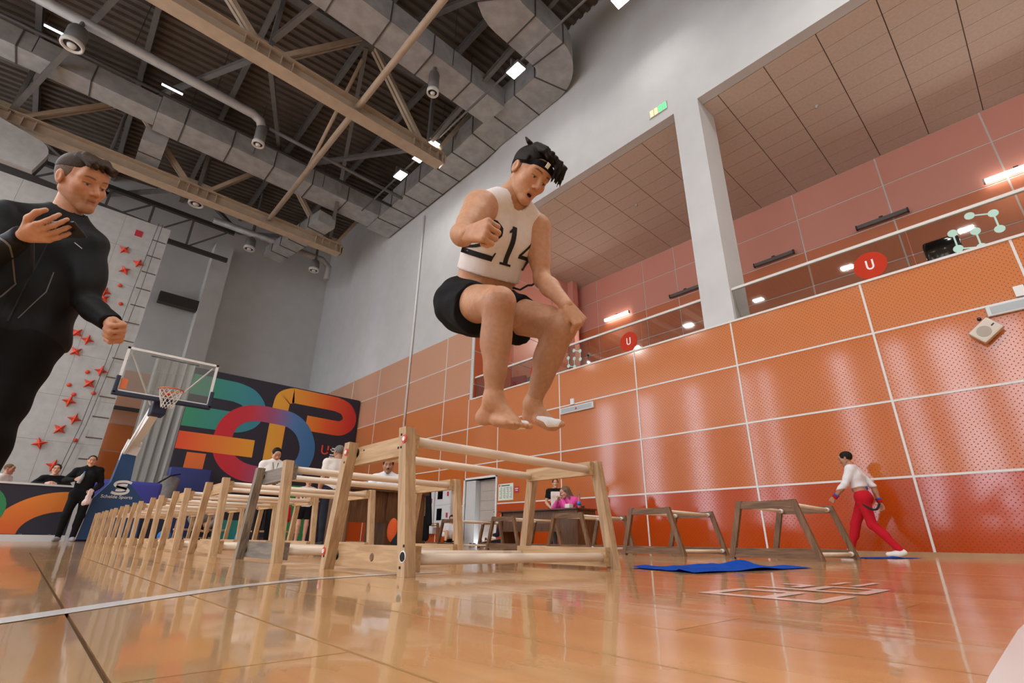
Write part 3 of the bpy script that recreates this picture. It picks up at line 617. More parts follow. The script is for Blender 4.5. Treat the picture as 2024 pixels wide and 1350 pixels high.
for x, y, lab in ((8.05, 8.8, 'bright flood lamp alone under the curved duct'), (7.95, 13.55, 'bright flood lamp at the truss end, rightmost of the three'), (7.95, 14.45, 'bright flood lamp, middle of the three by the truss end'), (7.95, 15.95, 'bright flood lamp, leftmost of the three by the truss end'), (8.65, 4.95, 'bright flood lamp cut off by the top of the photo')): flood(x, y, 14.7, lab, 0.3)
for x, y in ((6.5, -0.5), (6.5, -5), (-8.5, -5), (-8.5, 0), (-8.5, 5), (-9, 10), (-9.5, 15), (-10.5, 20), (-10.5, 25), (0, -6), (0, -1.5)): flood(x, y, 14.4, 'added unseen flood lamp lighting the hall', 2.0 if y < 12 else 7.0)  # unseen lamps added to brighten the hall, stronger towards the back
MB().tube([(8.0, -5, 14.87), (8.0, 19.6, 14.87)], 0.04, 8).build('lamp_rail', 'grey_steel', smooth=True, label='long thin rail carrying the bright flood lamps', cat='rail')

# ------------------------------------------------------------------ climbing wall
t = thing('climbing_wall', 'tall grey speed climbing wall with red star holds', 'climbing wall', (0, 22.3, 0))
pts = [(-7, 0), (1.27, 0), (1.27, 11.85), (-3.1, 12.15)]+[(-3.35+0.45*math.cos(a)+0.0, 13.0+0.45*math.sin(a)) for a in np.linspace(-0.3, 1.5, 6)]+[(-7, 14.4)]
MB().poly([(x, 0.06, z) for x, z in pts], (0, 1, 0), 0.3).build('backing', 'dark_steel', t)
for i in range(6):
    for j in range(8):
        x1 = 1.27-i*1.5; x0 = x1-1.494; z0 = j*1.5; z1 = min(z0+1.494, 11.84)
        child('wall_panel', UB, t, (x0, 0, z0), MATS['climb_grey']).scale = (x1-x0, 0.06, z1-z0)
MB().poly([(x, -0.25, z) for x, z in pts[3:]+[(-7, 12.2)]], (0, 1, 0), 0.3).build('top_panel', 'climb_grey', t)
sm_ = MB()
star = []
for k in range(8):
    a = k*math.pi/4; r = 0.21 if k % 2 == 0 else 0.085; star.append((r*math.cos(a), -0.0, r*math.sin(a)))
vs = star+[(p[0]*0.55, -0.09, p[2]*0.55) for p in star]+[(0, -0.13, 0)]
fs = [(k, (k+1) % 8, 8+(k+1) % 8, 8+k) for k in range(8)]+[(8+k, 8+(k+1) % 8, 16) for k in range(8)]
hold = MB().add(vs, fs).mesh('star_hold'); hold.materials.append(MATS['hold_red'])
random.seed(7)
for (x, z) in ((.07, 10.37), (.61, 10.0), (.28, 9.55), (-.05, 8.5), (-.02, 8.24), (-.39, 6.75), (-.05, 6.58), (-.24, 6.08), (.6, 5.57), (.4, 5.06), (.05, 4.35), (.34, 3.79), (.06, 3.40), (-.3, 2.88), (.22, 2.23), (-1.6, 9.2), (-1.9, 7.4), (-1.3, 5.2)):
    child('star_hold', hold, t, (x, 0, z), rot=(0, random.uniform(0, 1.5), 0))
bh = MB().lathe([(0.07, 0), (0.06, 0.05), (0.02, 0.07)], (0, 0, 0), (0, -1, 0), 10).mesh('foot_hold'); bh.materials.append(MATS['hold_red'])
for (x, z) in ((.25, 5.45), (-.1, 4.9), (.6, 4.75), (.1, 4.6), (.55, 3.1), (.5, 8.2), (.2, 7.8), (.65, 7.4), (.3, 8.9)): child('foot_hold', bh, t, (x, 0, z))
for j in range(13): child('slot', UB, t, (0.78, -0.012, 2.5+j*0.72), MATS['slot']).scale = (0.46, 0.014, 0.04)
child('route_plate', UB, t, (0.2, -0.015, 11.1), MATS['sign_red']).scale = (0.24, 0.02, 0.26)
child('yellow_hold', UB, t, (-3.6, -0.1, 12.7), MATS['hold_yellow']).scale = (0.3, 0.1, 0.12)
rp = MB()
for dx in (0.0, 0.22): rp.tube([(0.82+dx*0.6, 22.2, 11.9), (0.72+dx, 22.18, 9.0), (0.65+dx*0.8, 22.15, 6.0), (0.55+dx*0.6, 22.12, 3.6), (0.35+dx*0.4, 22.1, 1.6), (0.33+dx*0.2, 22.0, 0.3)], 0.011, 6)
rp.build('climbing_rope', 'rope', smooth=True, label='grey doubled rope hanging down the climbing wall', cat='rope')

# ------------------------------------------------------------------ mural banner
mat('banner_navy', (32, 30, 46), 0.6)
bn = thing('mural_banner', 'large navy banner with rounded teal, red and orange letters', 'banner', (0, 22.0, 0))
MB().box(3.36, 10.28, 0.0, 0.12, 0.0, 6.32).build('sheet', 'banner_navy', bn)
MB().box(10.28, 10.33, 0.0, 0.2, 0.0, 6.3).build('side_frame', 'black_plastic', bn)
def smooth_path(P, closed=False, n=8):
    P = [Vector(p) for p in P]; out = []
    m = len(P)
    for i in range(m if closed else m-1):
        p0 = P[(i-1) % m] if (closed or i > 0) else P[0]; p1 = P[i]; p2 = P[(i+1) % m]; p3 = P[(i+2) % m] if (closed or i+2 < m) else P[-1]
        for k in range(n):
            u = k/n; out.append(0.5*((2*p1)+(-p0+p2)*u+(2*p0-5*p1+4*p2-p3)*u*u+(-p0+3*p1-3*p2+p3)*u**3))
    if not closed: out.append(P[-1])
    return out
def stroke(P, w, closed=False, plane=None):
    vs = []; fs = []; m = len(P)
    for i, p in enumerate(P):
        a = P[(i-1) % m] if closed else P[max(i-1, 0)]; b = P[(i+1) % m] if closed else P[min(i+1, m-1)]
        tt = (Vector(b)-Vector(a)).normalized(); n = Vector((-tt.y, tt.x))
        for s in (1, -1):
            q = Vector(p)+n*s*w/2; vs.append((q.x, 0, q.y))
    for i in range(m if closed else m-1): j = (i+1) % m; fs.append((2*i, 2*i+1, 2*j+1, 2*j))
    return vs, fs
def print_stroke(parent, name, P, w, m, y, closed=False):
    vs, fs = stroke(P, w, closed); mb = MB().add([(v[0], y, v[2]) for v in vs], fs); return mb.build(name, m, parent)
gradient('p_teal', (52, 140, 104), (46, 130, 150), 0, 3.4, 5.9); gradient('p_ring', [(196, 30, 44), (190, 44, 62), (150, 80, 120), (76, 120, 176), (52, 110, 160)], None, 0, 4.8, 8.3)
gradient('p_bar', (226, 74, 40), (226, 156, 44), 0, 3.4, 6.0); gradient('p_pee', [(222, 162, 52), (222, 140, 44), (216, 84, 34), (192, 36, 36)], None, 0, 6.6, 10.1)
mat('p_green', (44, 128, 76), 0.6); mat('p_teal2', (36, 140, 136), 0.6); mat('p_orange', (222, 110, 48), 0.6)
print_stroke(bn, 'teal_letter', [Vector(p) for p in ((3.36, 5.66), (4.9, 5.64))]+smooth_path([(5.0, 5.63), (5.45, 5.5), (5.75, 5.2), (5.8, 4.95), (5.65, 4.62), (5.3, 4.44), (5.0, 4.42)])+[Vector((3.36, 4.42))], 0.80, 'p_teal', -0.004)
print_stroke(bn, 'ring_letter', smooth_path([(4.85, 3.75), (4.95, 4.3), (5.3, 4.72), (5.85, 4.92), (6.6, 4.93), (7.3, 4.86), (7.85, 4.5), (8.18, 3.85), (8.12, 3.2), (7.75, 2.72), (7.1, 2.48), (6.4, 2.48), (5.75, 2.58), (5.25, 2.85), (4.95, 3.25)], True), 0.66, 'p_ring', -0.010, True)
print_stroke(bn, 'stem_letter', [Vector(p) for p in ((6.8, 2.3), (6.78, 5.3))]+smooth_path([(6.78, 5.35), (6.85, 5.75), (7.2, 5.95)])+[Vector((8.9, 5.94))]+smooth_path([(9.2, 5.93), (9.65, 5.8), (9.9, 5.45), (9.85, 5.1), (9.55, 4.87), (9.2, 4.84)])+[Vector((7.95, 4.86))], 0.66, 'p_pee', -0.007)
MB().add([(3.36, -0.013, 3.82), (6.03, -0.013, 3.82), (6.05, -0.013, 3.13), (3.36, -0.013, 3.17)], [(0, 1, 2, 3)]).build('orange_bar', 'p_bar', bn)
# left stroke of ring in front of stem is printed over; blocks along the lower edge
for (a, b, c, dd, m) in ((3.78, 4.42, 2.46, 3.08, 'p_orange'), (5.2, 6.4, 1.15, 1.5, 'p_teal2'), (5.2, 6.4, 0.0, 0.75, 'p_teal2'), (7.2, 8.6, 0.0, 2.2, 'p_green'), (4.0, 4.6, 0.0, 0.5, 'p_teal2')):
    MB().add([(a, -0.012, c), (b, -0.012, c), (b, -0.012, dd), (a, -0.012, dd)], [(0, 1, 2, 3)]).build('print_block', m, bn)
me = text_mesh('U', 0.55, 0.002, 0.008); put('lettering', me, mat('print_red', (214, 66, 40), 0.5), bn, loc=(8.78, -0.012, 3.62), rot=(math.radians(90), 0, 0))
sr = MB()
for (a, b, c, dd) in ((0, .32, .30, .36), (0, .06, .18, .36), (0, .32, .18, .24), (.26, .32, .02, .2), (0.0, .32, 0.02, .08), (-.02, .04, -.34, -.02), (.04, .26, -.08, -.02), (.22, .28, -.16, -.02), (.04, .26, -.2, -.14), (.2, .27, -.34, -.2), (-.14, -.08, .16, .22)): sr.box(a, b, -0.014, -0.011, c, dd)
sr.build('lettering', 'white_print', bn, loc=(9.22, 0, 3.58))
put('lettering', text_mesh('КАБИНА', 0.16, 0.002, 0.004), 'white_print', bn, loc=(5.38, -0.012, 1.90), rot=(math.radians(90), 0, 0))

# crash mats and curtain
mat('mat_blue', (34, 48, 110), 0.55); mat('mat_violet', (58, 62, 150), 0.6); mat('pad_teal_blue', (24, 66, 110), 0.5); mat('pad_dark', (28, 36, 60), 0.5)
t = thing('crash_mat', 'tall dark blue padded crash mat standing before the banner', 'mat', (3.3, 21.4, 0)); MB().bevbox(0, 1.35, 0, 0.4, 0, 2.45, 0.06).build('pad', 'mat_blue', t, True); MB().box(0.1, 1.25, -0.004, 0.0, 1.2, 1.22).build('seam', 'pad_dark', t)
t = thing('crash_mat', 'violet blue crash mat leaning behind the basketball stand', 'mat', (1.0, 18.2, 0)); MB().bevbox(0, 1.75, 0, 0.5, 0, 1.6, 0.1).build('pad', 'mat_violet', t, True); MB().box(0.2, 1.55, -0.004, 0.0, 1.0, 1.02).build('seam', 'pad_dark', t)
cu = []; fs = []; NU, NV = 40, 12
for i in range(NU+1):
    for j in range(NV+1):
        u = i/NU; v = j/NV; cu.append((2.15+u*(1.25+0.15*v), 23.6+0.07*math.sin(u*28+v*2)+0.03*math.sin(u*61), 0.01+v*6.8))
for i in range(NU):
    for j in range(NV): k = i*(NV+1)+j; fs.append((k, k+1, k+NV+2, k+NV+1))
mat('curtain_grey', (196, 198, 194), 0.8)
t = thing('grey_curtain', 'pale grey curtain hanging between climbing wall and banner', 'curtain', (0, 0, 0)); MB().add(cu, fs).build('cloth', 'curtain_grey', t, True); MB().tube([(2.0, 23.6, 6.85), (3.7, 23.6, 6.85)], 0.03, 8).build('rail', 'dark_steel', t)
t = thing('rolled_tarp', 'grey rolled tarpaulin leaning against the dark mats', 'tarpaulin', (3.05, 20.6, 0)); mat('tarp', (120, 116, 112), 0.8, var=0.2, scale=10)
MB().tube([(0, 0, 0.02), (0.3, 0.3, 2.0)], 0.26, 14).build('roll', 'tarp', t, True); MB().tube([(-0.15, -0.1, 1.75), (0.2, -0.02, 2.05), (0.5, 0.2, 2.15)], 0.03, 6).build('strap', 'black_plastic', t)

# ------------------------------------------------------------------ printed barrier on the left
t = thing('barrier', 'low navy barrier printed with green and orange arcs', 'barrier', (0, 15.35, 0))
MB().box(-6, 0.75, 0, 0.1, 0.12, 1.13).build('sheet', 'banner_navy', t)
MB().box(-6, 0.75, -0.03, 0.13, 1.13, 1.17).build('top_rail', 'cabinet_white', t); MB().box(-6, 0.75, -0.12, 0.0, 0.0, 0.12).build('kerb', 'cabinet_white', t)
gradient('b_orange', (222, 132, 40), (206, 88, 30), 2, 1.0, 0.1)
ar = [Vector((0.55+1.05*math.cos(a), 0.0+0.72*math.sin(a)+0.12)) for a in np.linspace(math.pi*0.52, math.pi*0.97, 24)]
an = np.linspace(math.pi*0.475, math.pi, 30); vs = []
for a in an: vs += [(0.66+1.19*math.cos(a), -0.004, 0.13+0.9*math.sin(a)), (0.66+0.72*math.cos(a), -0.004, 0.13+0.48*math.sin(a))]
MB().add(vs, [(2*i, 2*i+1, 2*i+3, 2*i+2) for i in range(29)]).build('orange_arc', 'b_orange', t)
cir = [(-0.93+0.58*math.cos(a), 0.60+0.52*math.sin(a)) for a in np.linspace(0, 2*math.pi, 28, endpoint=False)]
MB().poly([(x, -0.002, max(0.13, z)) for x, z in cir], (0, -1, 0), 0.004).build('green_disc', 'p_green', t)
cr_ = MB(); 
for i in range(14): cr_.beam((-5.9+i*0.47, -0.02, 0.03), (-5.6+i*0.47, -0.02, 0.13), 0.02, 0.02); cr_.beam((-5.4+i*0.47, -0.02, 0.03), (-5.65+i*0.47, -0.02, 0.13), 0.02, 0.02)
cr_.build('foot_brace', 'chrome', t)

# ------------------------------------------------------------------ basketball stand
HY = 13.2
t = thing('basketball_stand', 'blue portable basketball stand with glass backboard', 'basketball stand', (1.5, 15.0, 0))
def H(p): return (p[0]-1.5, p[1]-15.0, p[2])
fp = [(0.92, 0.04), (2.02, 0.04), (1.98, 0.88), (1.60, 1.28), (1.56, 1.97), (1.29, 1.97), (1.24, 1.28), (0.99, 0.88)]
MB().poly([H((x, 15.0, z)) for x, z in fp[0:3]+[fp[7]]], (0, 1, 0), 2.2).build('base', 'pad_teal_blue', t)
MB().poly([H((x, 15.0, z)) for x, z in fp[2:]], (0, 1, 0), 0.45).build('column_pad', 'pad_teal_blue', t)
MB().box(*[v for v in (0.96-1.5, 2.6-1.5, 0.5, 2.4, 0.04, 0.75)]).build('counterweight', 'pad_dark', t)
MB().poly([H((x, 14.995, z)) for x, z in ((0.9, 0.03), (0.93, 0.03), (1.0, 0.9), (0.97, 0.9))], (0, -1, 0), 0.01).build('edge_trim', 'white_paint', t)
arm = MB(); arm.beam(H((1.42, 15.2, 1.9)), H((1.46, 15.0, 2.2)), 0.3, 0.3, (0, 1, 0)); arm.build('mast', 'white_paint', t)
MB().beam(H((1.44, 15.15, 2.1)), H((1.55, 13.6, 2.85)), 0.16, 0.22).build('arm', 'white_paint', t); MB().beam(H((1.30, 15.2, 1.8)), H((1.48, 13.9, 2.95)), 0.05, 0.08).build('brace', 'white_paint', t)
MB().bevbox(1.42-1.5, 1.7-1.5, 13.35-15, 13.85-15, 2.66, 2.94, 0.03).build('joint_pad', 'pad_dark', t)
bx0, bx1, bz0, bz1 = 0.67, 2.47, 2.97, 3.99
bd = MB().box(bx0-1.5, bx1-1.5, HY-15-0.008, HY-15+0.008, bz0, bz1).build('backboard', 'railing_glass', t)
fr = MB()
for a in ((bx0, bx1, bz0, bz0+0.05), (bx0, bx1, bz1-0.05, bz1), (bx0, bx0+0.05, bz0, bz1), (bx1-0.05, bx1, bz0, bz1)): fr.box(a[0]-1.5, a[1]-1.5, HY-15-0.02, HY-15+0.03, a[2], a[3])
fr.build('frame', 'white_paint', bd)
fr = MB(); cx = (bx0+bx1)/2
for a in ((cx-.295, cx+.295, bz0+.15, bz0+.162), (cx-.295, cx+.295, bz0+.588, bz0+.60), (cx-.295, cx-.283, bz0+.15, bz0+.6), (cx+.283, cx+.295, bz0+.15, bz0+.6)): fr.box(a[0]-1.5, a[1]-1.5, HY-15-0.012, HY-15-0.009, a[2], a[3])
fr.build('target_square', mat('faint_white', (150, 154, 152), 0.5), bd)
pd = MB(); pd.bevbox(bx0-1.5-0.04, bx1-1.5+0.04, HY-15-0.06, HY-15+0.07, bz0-0.07, bz0+0.02, 0.02)
for xx in (bx0, bx1): pd.bevbox(xx-1.5-0.04, xx-1.5+0.04, HY-15-0.06, HY-15+0.07, bz0-0.05, bz0+0.35, 0.02)
pd.build('edge_padding', 'pad_dark', bd)
st = MB(); st.tube([H((bx0+.1, HY+.05, bz1-.1)), H((cx-0.15, 13.7, 2.9))], 0.02, 8); st.tube([H((bx1-.1, HY+.05, bz1-.1)), H((cx+0.15, 13.7, 2.9))], 0.02, 8); st.build('back_strut', 'white_paint', t)
MB().box(bx0+0.06-1.5, bx0+.18-1.5, HY-15-0.02, HY-15-0.012, bz0+.08, bz0+.3).build('sticker', mat('sticker_orange', (214, 110, 60), 0.6), bd)
rim = MB(); ring_c = Vector(H((cx+0.04, HY-0.42, 3.1)))
rim.tube([ring_c+Vector((0.23*math.cos(a), 0.23*math.sin(a), 0)) for a in np.linspace(0, 2*math.pi, 33)], 0.013, 8, False); rim.beam(ring_c+Vector((0, 0.22, -0.02)), ring_c+Vector((0, 0.42, -0.05)), 0.14, 0.05)
rim.build('rim', mat('rim_orange', (206, 84, 34), 0.45), t, True)
net = MB()
for i in range(12):
    for s in (1, -1):
        P = []
        for k in range(7):
            a = 2*math.pi*(i+s*k*0.5)/12; r = 0.22-0.016*k-(0.015 if k > 3 else 0); P.append(ring_c+Vector((r*math.cos(a), r*math.sin(a), -0.065*k)))
        net.tube(P, 0.0055, 4, False)
net.build('net', mat('net_white', (210, 206, 198), 0.9), t)
put('lettering', text_mesh('Schelde Sports', 0.1, 0.002, 0.0008), 'white_print', t, loc=(1.13-1.5, -0.006, 0.93), rot=(math.radians(90), 0, 0))
sg = [Vector(p) for p in ()]
s1 = smooth_path([(0.17, 0.11), (0.06, 0.14), (-0.09, 0.12), (-0.14, 0.06), (-0.06, 0.01), (0.05, 0.0), (0.08, -0.03), (0.0, -0.06), (-0.1, -0.06)]); s2 = [Vector((-p.x, -p.y)) for p in s1]
for s in (s1, s2):
    vs, fs = stroke(s, 0.055); MB().add([(v[0]-0.035, -0.006, v[2]+1.17) for v in vs], fs).build('emblem', 'white_print', t)
# ------------------------------------------------------------------ nartas (jump hurdles)
wood('birch_v', (196, 164, 126), (164, 130, 94), axis=2); wood('birch_h', (198, 164, 122), (168, 132, 92), axis=1)
wood('grey_wood_v', (150, 136, 118), (104, 92, 80), axis=2); wood('grey_wood_h', (140, 128, 114), (98, 90, 82), axis=1)
wood('dark_v', (126, 92, 62), (84, 58, 38), axis=2); wood('dark_h', (128, 94, 64), (82, 56, 36), axis=1)
wood('rod_birch', (236, 220, 202), (224, 202, 178), axis=0, rough=0.55); mat('rod_cap', (226, 224, 220), 0.4); mat('screw', (26, 24, 22), 0.5, 0.6); mat('red_cap', (206, 52, 40), 0.5)
NL = 1.24
def leg_board(yb, yt, x0, x1, z0, z1, wd):
    """slanted board in the y-z plane, outer side at yb (bottom) .. yt (top)"""
    s = 1 if yt > yb else -1
    return MB().poly([(x0, yb, z0), (x0, yb+s*wd, z0), (x0, yt+s*wd, z1), (x0, yt, z1)], (1, 0, 0), x1-x0)
_nc = {}
def narta_mesh(key, fn):
    if key not in _nc: _nc[key] = fn()
    return _nc[key]
def narta(x, y, lab, style, rz=0.0, name='jump_hurdle', detail=False, group='', top=0.53, bot=0.70, Ht=0.534, L=NL, weather=False):
    t = thing(name, lab, 'hurdle', (x, y, 0), rz, group)
    V, Hh = ('birch_v', 'birch_h') if style == 'light' else ('dark_v', 'dark_h'); wd = 0.05 if style == 'light' else 0.055; th = 0.045
    o = (bot-top)/2
    for fi in (0, 1):
        s = 1 if fi == 0 else -1; xa = 0 if fi == 0 else L          # s: inward
        v, h = (V, Hh) if not (weather and fi == 0) else ('grey_wood_v', 'grey_wood_h')
        xs = sorted((xa, xa+s*th)); xr = sorted((xa+s*th, xa+s*(th+0.035))) if style == 'light' else sorted((xa+s*0.004, xa+s*(th-0.004)))
        leg = []
        for (yb, yt, vv) in ((-o, 0.0, V if not weather else 'birch_v'), (top+o, top, v)):
            lb = leg_board(yb, yt, xs[0], xs[1], 0, Ht, wd); leg.append(lb.build('leg', vv, t))
        rt = (Ht-0.075, Ht-0.005); rb = (0.012, 0.10)
        if style == 'light' and fi == 0: rt = (Ht-0.10, Ht-0.02)
        MB().box(xr[0], xr[1], 0.02, top-0.02, *rt).build('top_rail', h, t)
        MB().box(xr[0], xr[1], -o+0.03, top+o-0.03, *rb).build('bottom_rail', h, t)
        if detail and fi == 0:
            for (yy_, zz) in ((0.025, Ht-0.03), (0.02, Ht-0.08), (0.04, Ht-0.08), (-o+0.02, 0.10), (-o+0.035, 0.03), (-o+0.01, 0.06), (top-0.02, Ht-0.09), (top-0.03, Ht-0.05), (top+o-0.03, 0.05)):
                MB().lathe([(0.005, 0), (0.005, 0.002)], (xs[0], yy_, zz), (-1, 0, 0), 8).build('screw', 'screw', t)
            for (yy_, zz) in ((0.0, Ht-0.05), (top-0.028, Ht-0.045), (top+o-0.025, 0.07)):
                c = MB().lathe([(0.017, 0), (0.017, 0.003)], (xs[0], yy_, zz), (-1, 0, 0), 16).build('bolt_cap', 'red_cap', t); MB().lathe([(0.009, 0.003), (0.009, 0.006)], (xs[0], yy_, zz), (-1, 0, 0), 12).build('bolt', 'rod_cap', c)
            c = MB().lathe([(0.02, 0), (0.02, 0.002)], (xs[0], -o+0.022, 0.065), (-1, 0, 0), 16).build('round_label', 'rod_cap', t); MB().lathe([(0.016, 0.002), (0.016, 0.003)], (xs[0], -o+0.022, 0.065), (-1, 0, 0), 16).build('ring', 'screw', c)
            MB().lathe([(0.016, 0), (0.013, 0.003)], (xr[0], 0.24, 0.055), (-1, 0, 0), 12).build('knot', 'dark_h', t)
            MB().lathe([(0.009, 0), (0.007, 0.002)], (xr[0], 0.07, Ht-0.05), (-1, 0, 0), 10).build('knot', 'dark_h', t)
            for yy_ in (0.1, 0.42): MB().lathe([(0.004, 0), (0.004, 0.002)], (xr[0], yy_, Ht-0.04), (-1, 0, 0), 8).build('screw', 'screw', t)
    rr = 0.02 if style == 'light' else 0.017
    e = th+0.0
    for (yy_, zz) in ((0.045, Ht-0.045), (top-0.045, Ht-0.045), (-o+0.06, 0.055), (top+o-0.06, 0.055)):
        MB().tube([(e, yy_, zz), (L-e, yy_, zz)], rr, 14).build('rod', 'rod_birch', t, True)
        if style != 'light':
            for xx in (e, L-e-0.05): MB().tube([(xx, yy_, zz), (xx+0.05, yy_, zz)], rr+0.006, 12).build('rod_cap', 'rod_cap', t, True)
    return t
ny = [1.70, 2.97, 4.22, 5.45, 6.66, 7.97, 9.15, 10.33, 11.52, 12.72]
for i, y in enumerate(ny):
    lab = ['birch jump hurdle with red bolt caps, under the athlete', 'birch jump hurdle with grey weathered end frame, second in the row', 'light birch jump hurdle, third from the athlete', 'light birch jump hurdle, fourth from the athlete', 'light birch jump hurdle, fifth from the athlete', 'light birch jump hurdle, sixth from the athlete', 'light birch jump hurdle, seventh from the athlete', 'light birch jump hurdle, eighth from the athlete', 'light birch jump hurdle, ninth from the athlete', 'light birch jump hurdle, last of the pale row'][i]
    narta(1.0, y, lab, 'light', detail=(i == 0), group='light birch hurdles in a row', weather=(i == 1))
dk = [(5.25, 1.77, 'dark stained hurdle closest to the walking boy'), (5.55, 3.27, 'dark stained hurdle, second from the walking boy'), (5.82, 4.83, 'dark stained hurdle before the desk of the woman in pink'), (6.05, 6.5, 'dark stained hurdle before the grey door'), (6.18, 8.2, 'dark stained hurdle before the white wall cabinets'), (6.3, 10.6, 'dark stained hurdle behind the standing child')]
for x, y, lab in dk: narta(x, y, lab, 'dark', group='dark stained hurdles in a row', top=0.56, bot=0.86, L=1.1)

# ------------------------------------------------------------------ towels
def towel(lab, corners, m, amp):
    N = 22; vs = []; fs = []; random.seed(3)
    c = [Vector((p[0], p[1], 0)) for p in corners]
    for i in range(N+1):
        for j in range(N+1):
            u, v = i/N, j/N; p = (c[0]*(1-u)+c[1]*u)*(1-v)+(c[3]*(1-u)+c[2]*u)*v
            z = 0.004+amp*(0.5+0.5*math.sin(u*17+v*6+1))*(0.5+0.5*math.sin(v*13-u*5))+amp*2.2*math.exp(-((u-.45)**2+(v-.8)**2)/.02)
            p.x += 0.012*math.sin(v*21+u*4); p.y += 0.012*math.sin(u*25); p.z = z; vs.append(p)
    for i in range(N):
        for j in range(N): k = i*(N+1)+j; fs.append((k, k+N+1, k+N+2, k+1))
    mb = MB().add(vs, fs); n = len(vs)
    mb.add([(v.x, v.y, 0.0012) for v in vs], [f[::-1] for f in fs])
    return mb.build('towel', m, label=lab, cat='towel', smooth=True)
mat('towel_blue', (18, 70, 164), 0.95, var=0.15, scale=30, bump=0.3, bscale=300, spec=0.1)
towel('crumpled blue towel on the floor before the dark hurdles', [(2.40, 1.66), (2.25, 1.22), (3.52, 1.16), (3.35, 1.72)], 'towel_blue', 0.012)
towel('blue towel lying flat near the walking boy\'s feet', [(7.65, 2.15), (7.3, 1.75), (8.55, 1.5), (8.75, 1.95)], 'towel_blue', 0.006)

# ------------------------------------------------------------------ desks
wood('desk_brown', (104, 70, 44), (70, 44, 26), axis=2, rough=0.35); wood('desk_top', (92, 62, 40), (66, 42, 26), axis=0, rough=0.3)
def desk(lab, x, y, rz, L=1.4, D=0.65, Hd=0.76, pw=0.42):
    t = thing('desk', lab, 'desk', (x, y, 0), rz)
    MB().bevbox(-0.03, L+0.03, -0.04, D, Hd-0.03, Hd, 0.004).build('desk_top', 'desk_top', t)
    MB().box(0, 0.025, 0.02, D-0.02, 0, Hd-0.03).build('side_panel', 'desk_brown', t); MB().box(L-0.025, L, 0.02, D-0.02, 0, Hd-0.03).build('side_panel', 'desk_brown', t)
    MB().box(0.025, L-pw, 0.05, 0.07, 0.33, Hd-0.03).build('modesty_panel', 'desk_brown', t)
    MB().box(L-pw, L-0.025, 0.02, D-0.06, 0.0, Hd-0.03).build('pedestal', 'desk_brown', t)
    for k in range(3): MB().box(L-pw+.02, L-0.05, D-0.06, D-0.04, 0.06+k*0.22, 0.26+k*0.22).build('drawer', 'desk_brown', t)
    return t
desk('brown office desk with the man in the white jacket', 3.02, 6.35, 0.0, 1.16, pw=0.6)
desk('brown office desk with the woman in pink', 7.75, 8.75, -math.pi/2, 2.2, 0.6)
# ------------------------------------------------------------------ implicit-surface toolkit for figures
A = lambda *v: np.array(v, dtype=np.float64)
def nrm(v): v = np.asarray(v, float); return v/np.linalg.norm(v)
def cone(a, b, ra, rb, tg='', k=0.03): return dict(t='c', a=np.asarray(a, float), b=np.asarray(b, float), ra=ra, rb=rb, tag=tg, k=k, op='+')
def ell(c, r, Rm=None, tg='', k=0.03, op='+'): return dict(t='e', c=np.asarray(c, float), r=np.asarray(r, float), R=np.eye(3) if Rm is None else Rm, tag=tg, k=k, op=op)
def inflate(p, d):
    q = dict(p)
    if q['t'] == 'c': q['ra'] = q['ra']+d; q['rb'] = q['rb']+d
    else: q['r'] = q['r']+d
    return q
def bbox(p):
    if p['t'] == 'c':
        r = max(p['ra'], p['rb']); return np.minimum(p['a'], p['b'])-r, np.maximum(p['a'], p['b'])+r
    r = p['r'].max(); return p['c']-r, p['c']+r
def sd(p, X):
    if p['t'] == 'c':
        ba = p['b']-p['a']; l2 = max(ba@ba, 1e-9); pa = X-p['a']; h = np.clip((pa@ba)/l2, 0, 1)
        d = pa-h[..., None]*ba; return np.sqrt((d*d).sum(-1))-(p['ra']+(p['rb']-p['ra'])*h)
    q = (X-p['c'])@p['R']; k0 = np.sqrt(((q/p['r'])**2).sum(-1)); k1 = np.sqrt(((q/(p['r']**2))**2).sum(-1))+1e-9
    return np.where(k0 < 1e-6, -p['r'].min(), k0*(k0-1)/k1)
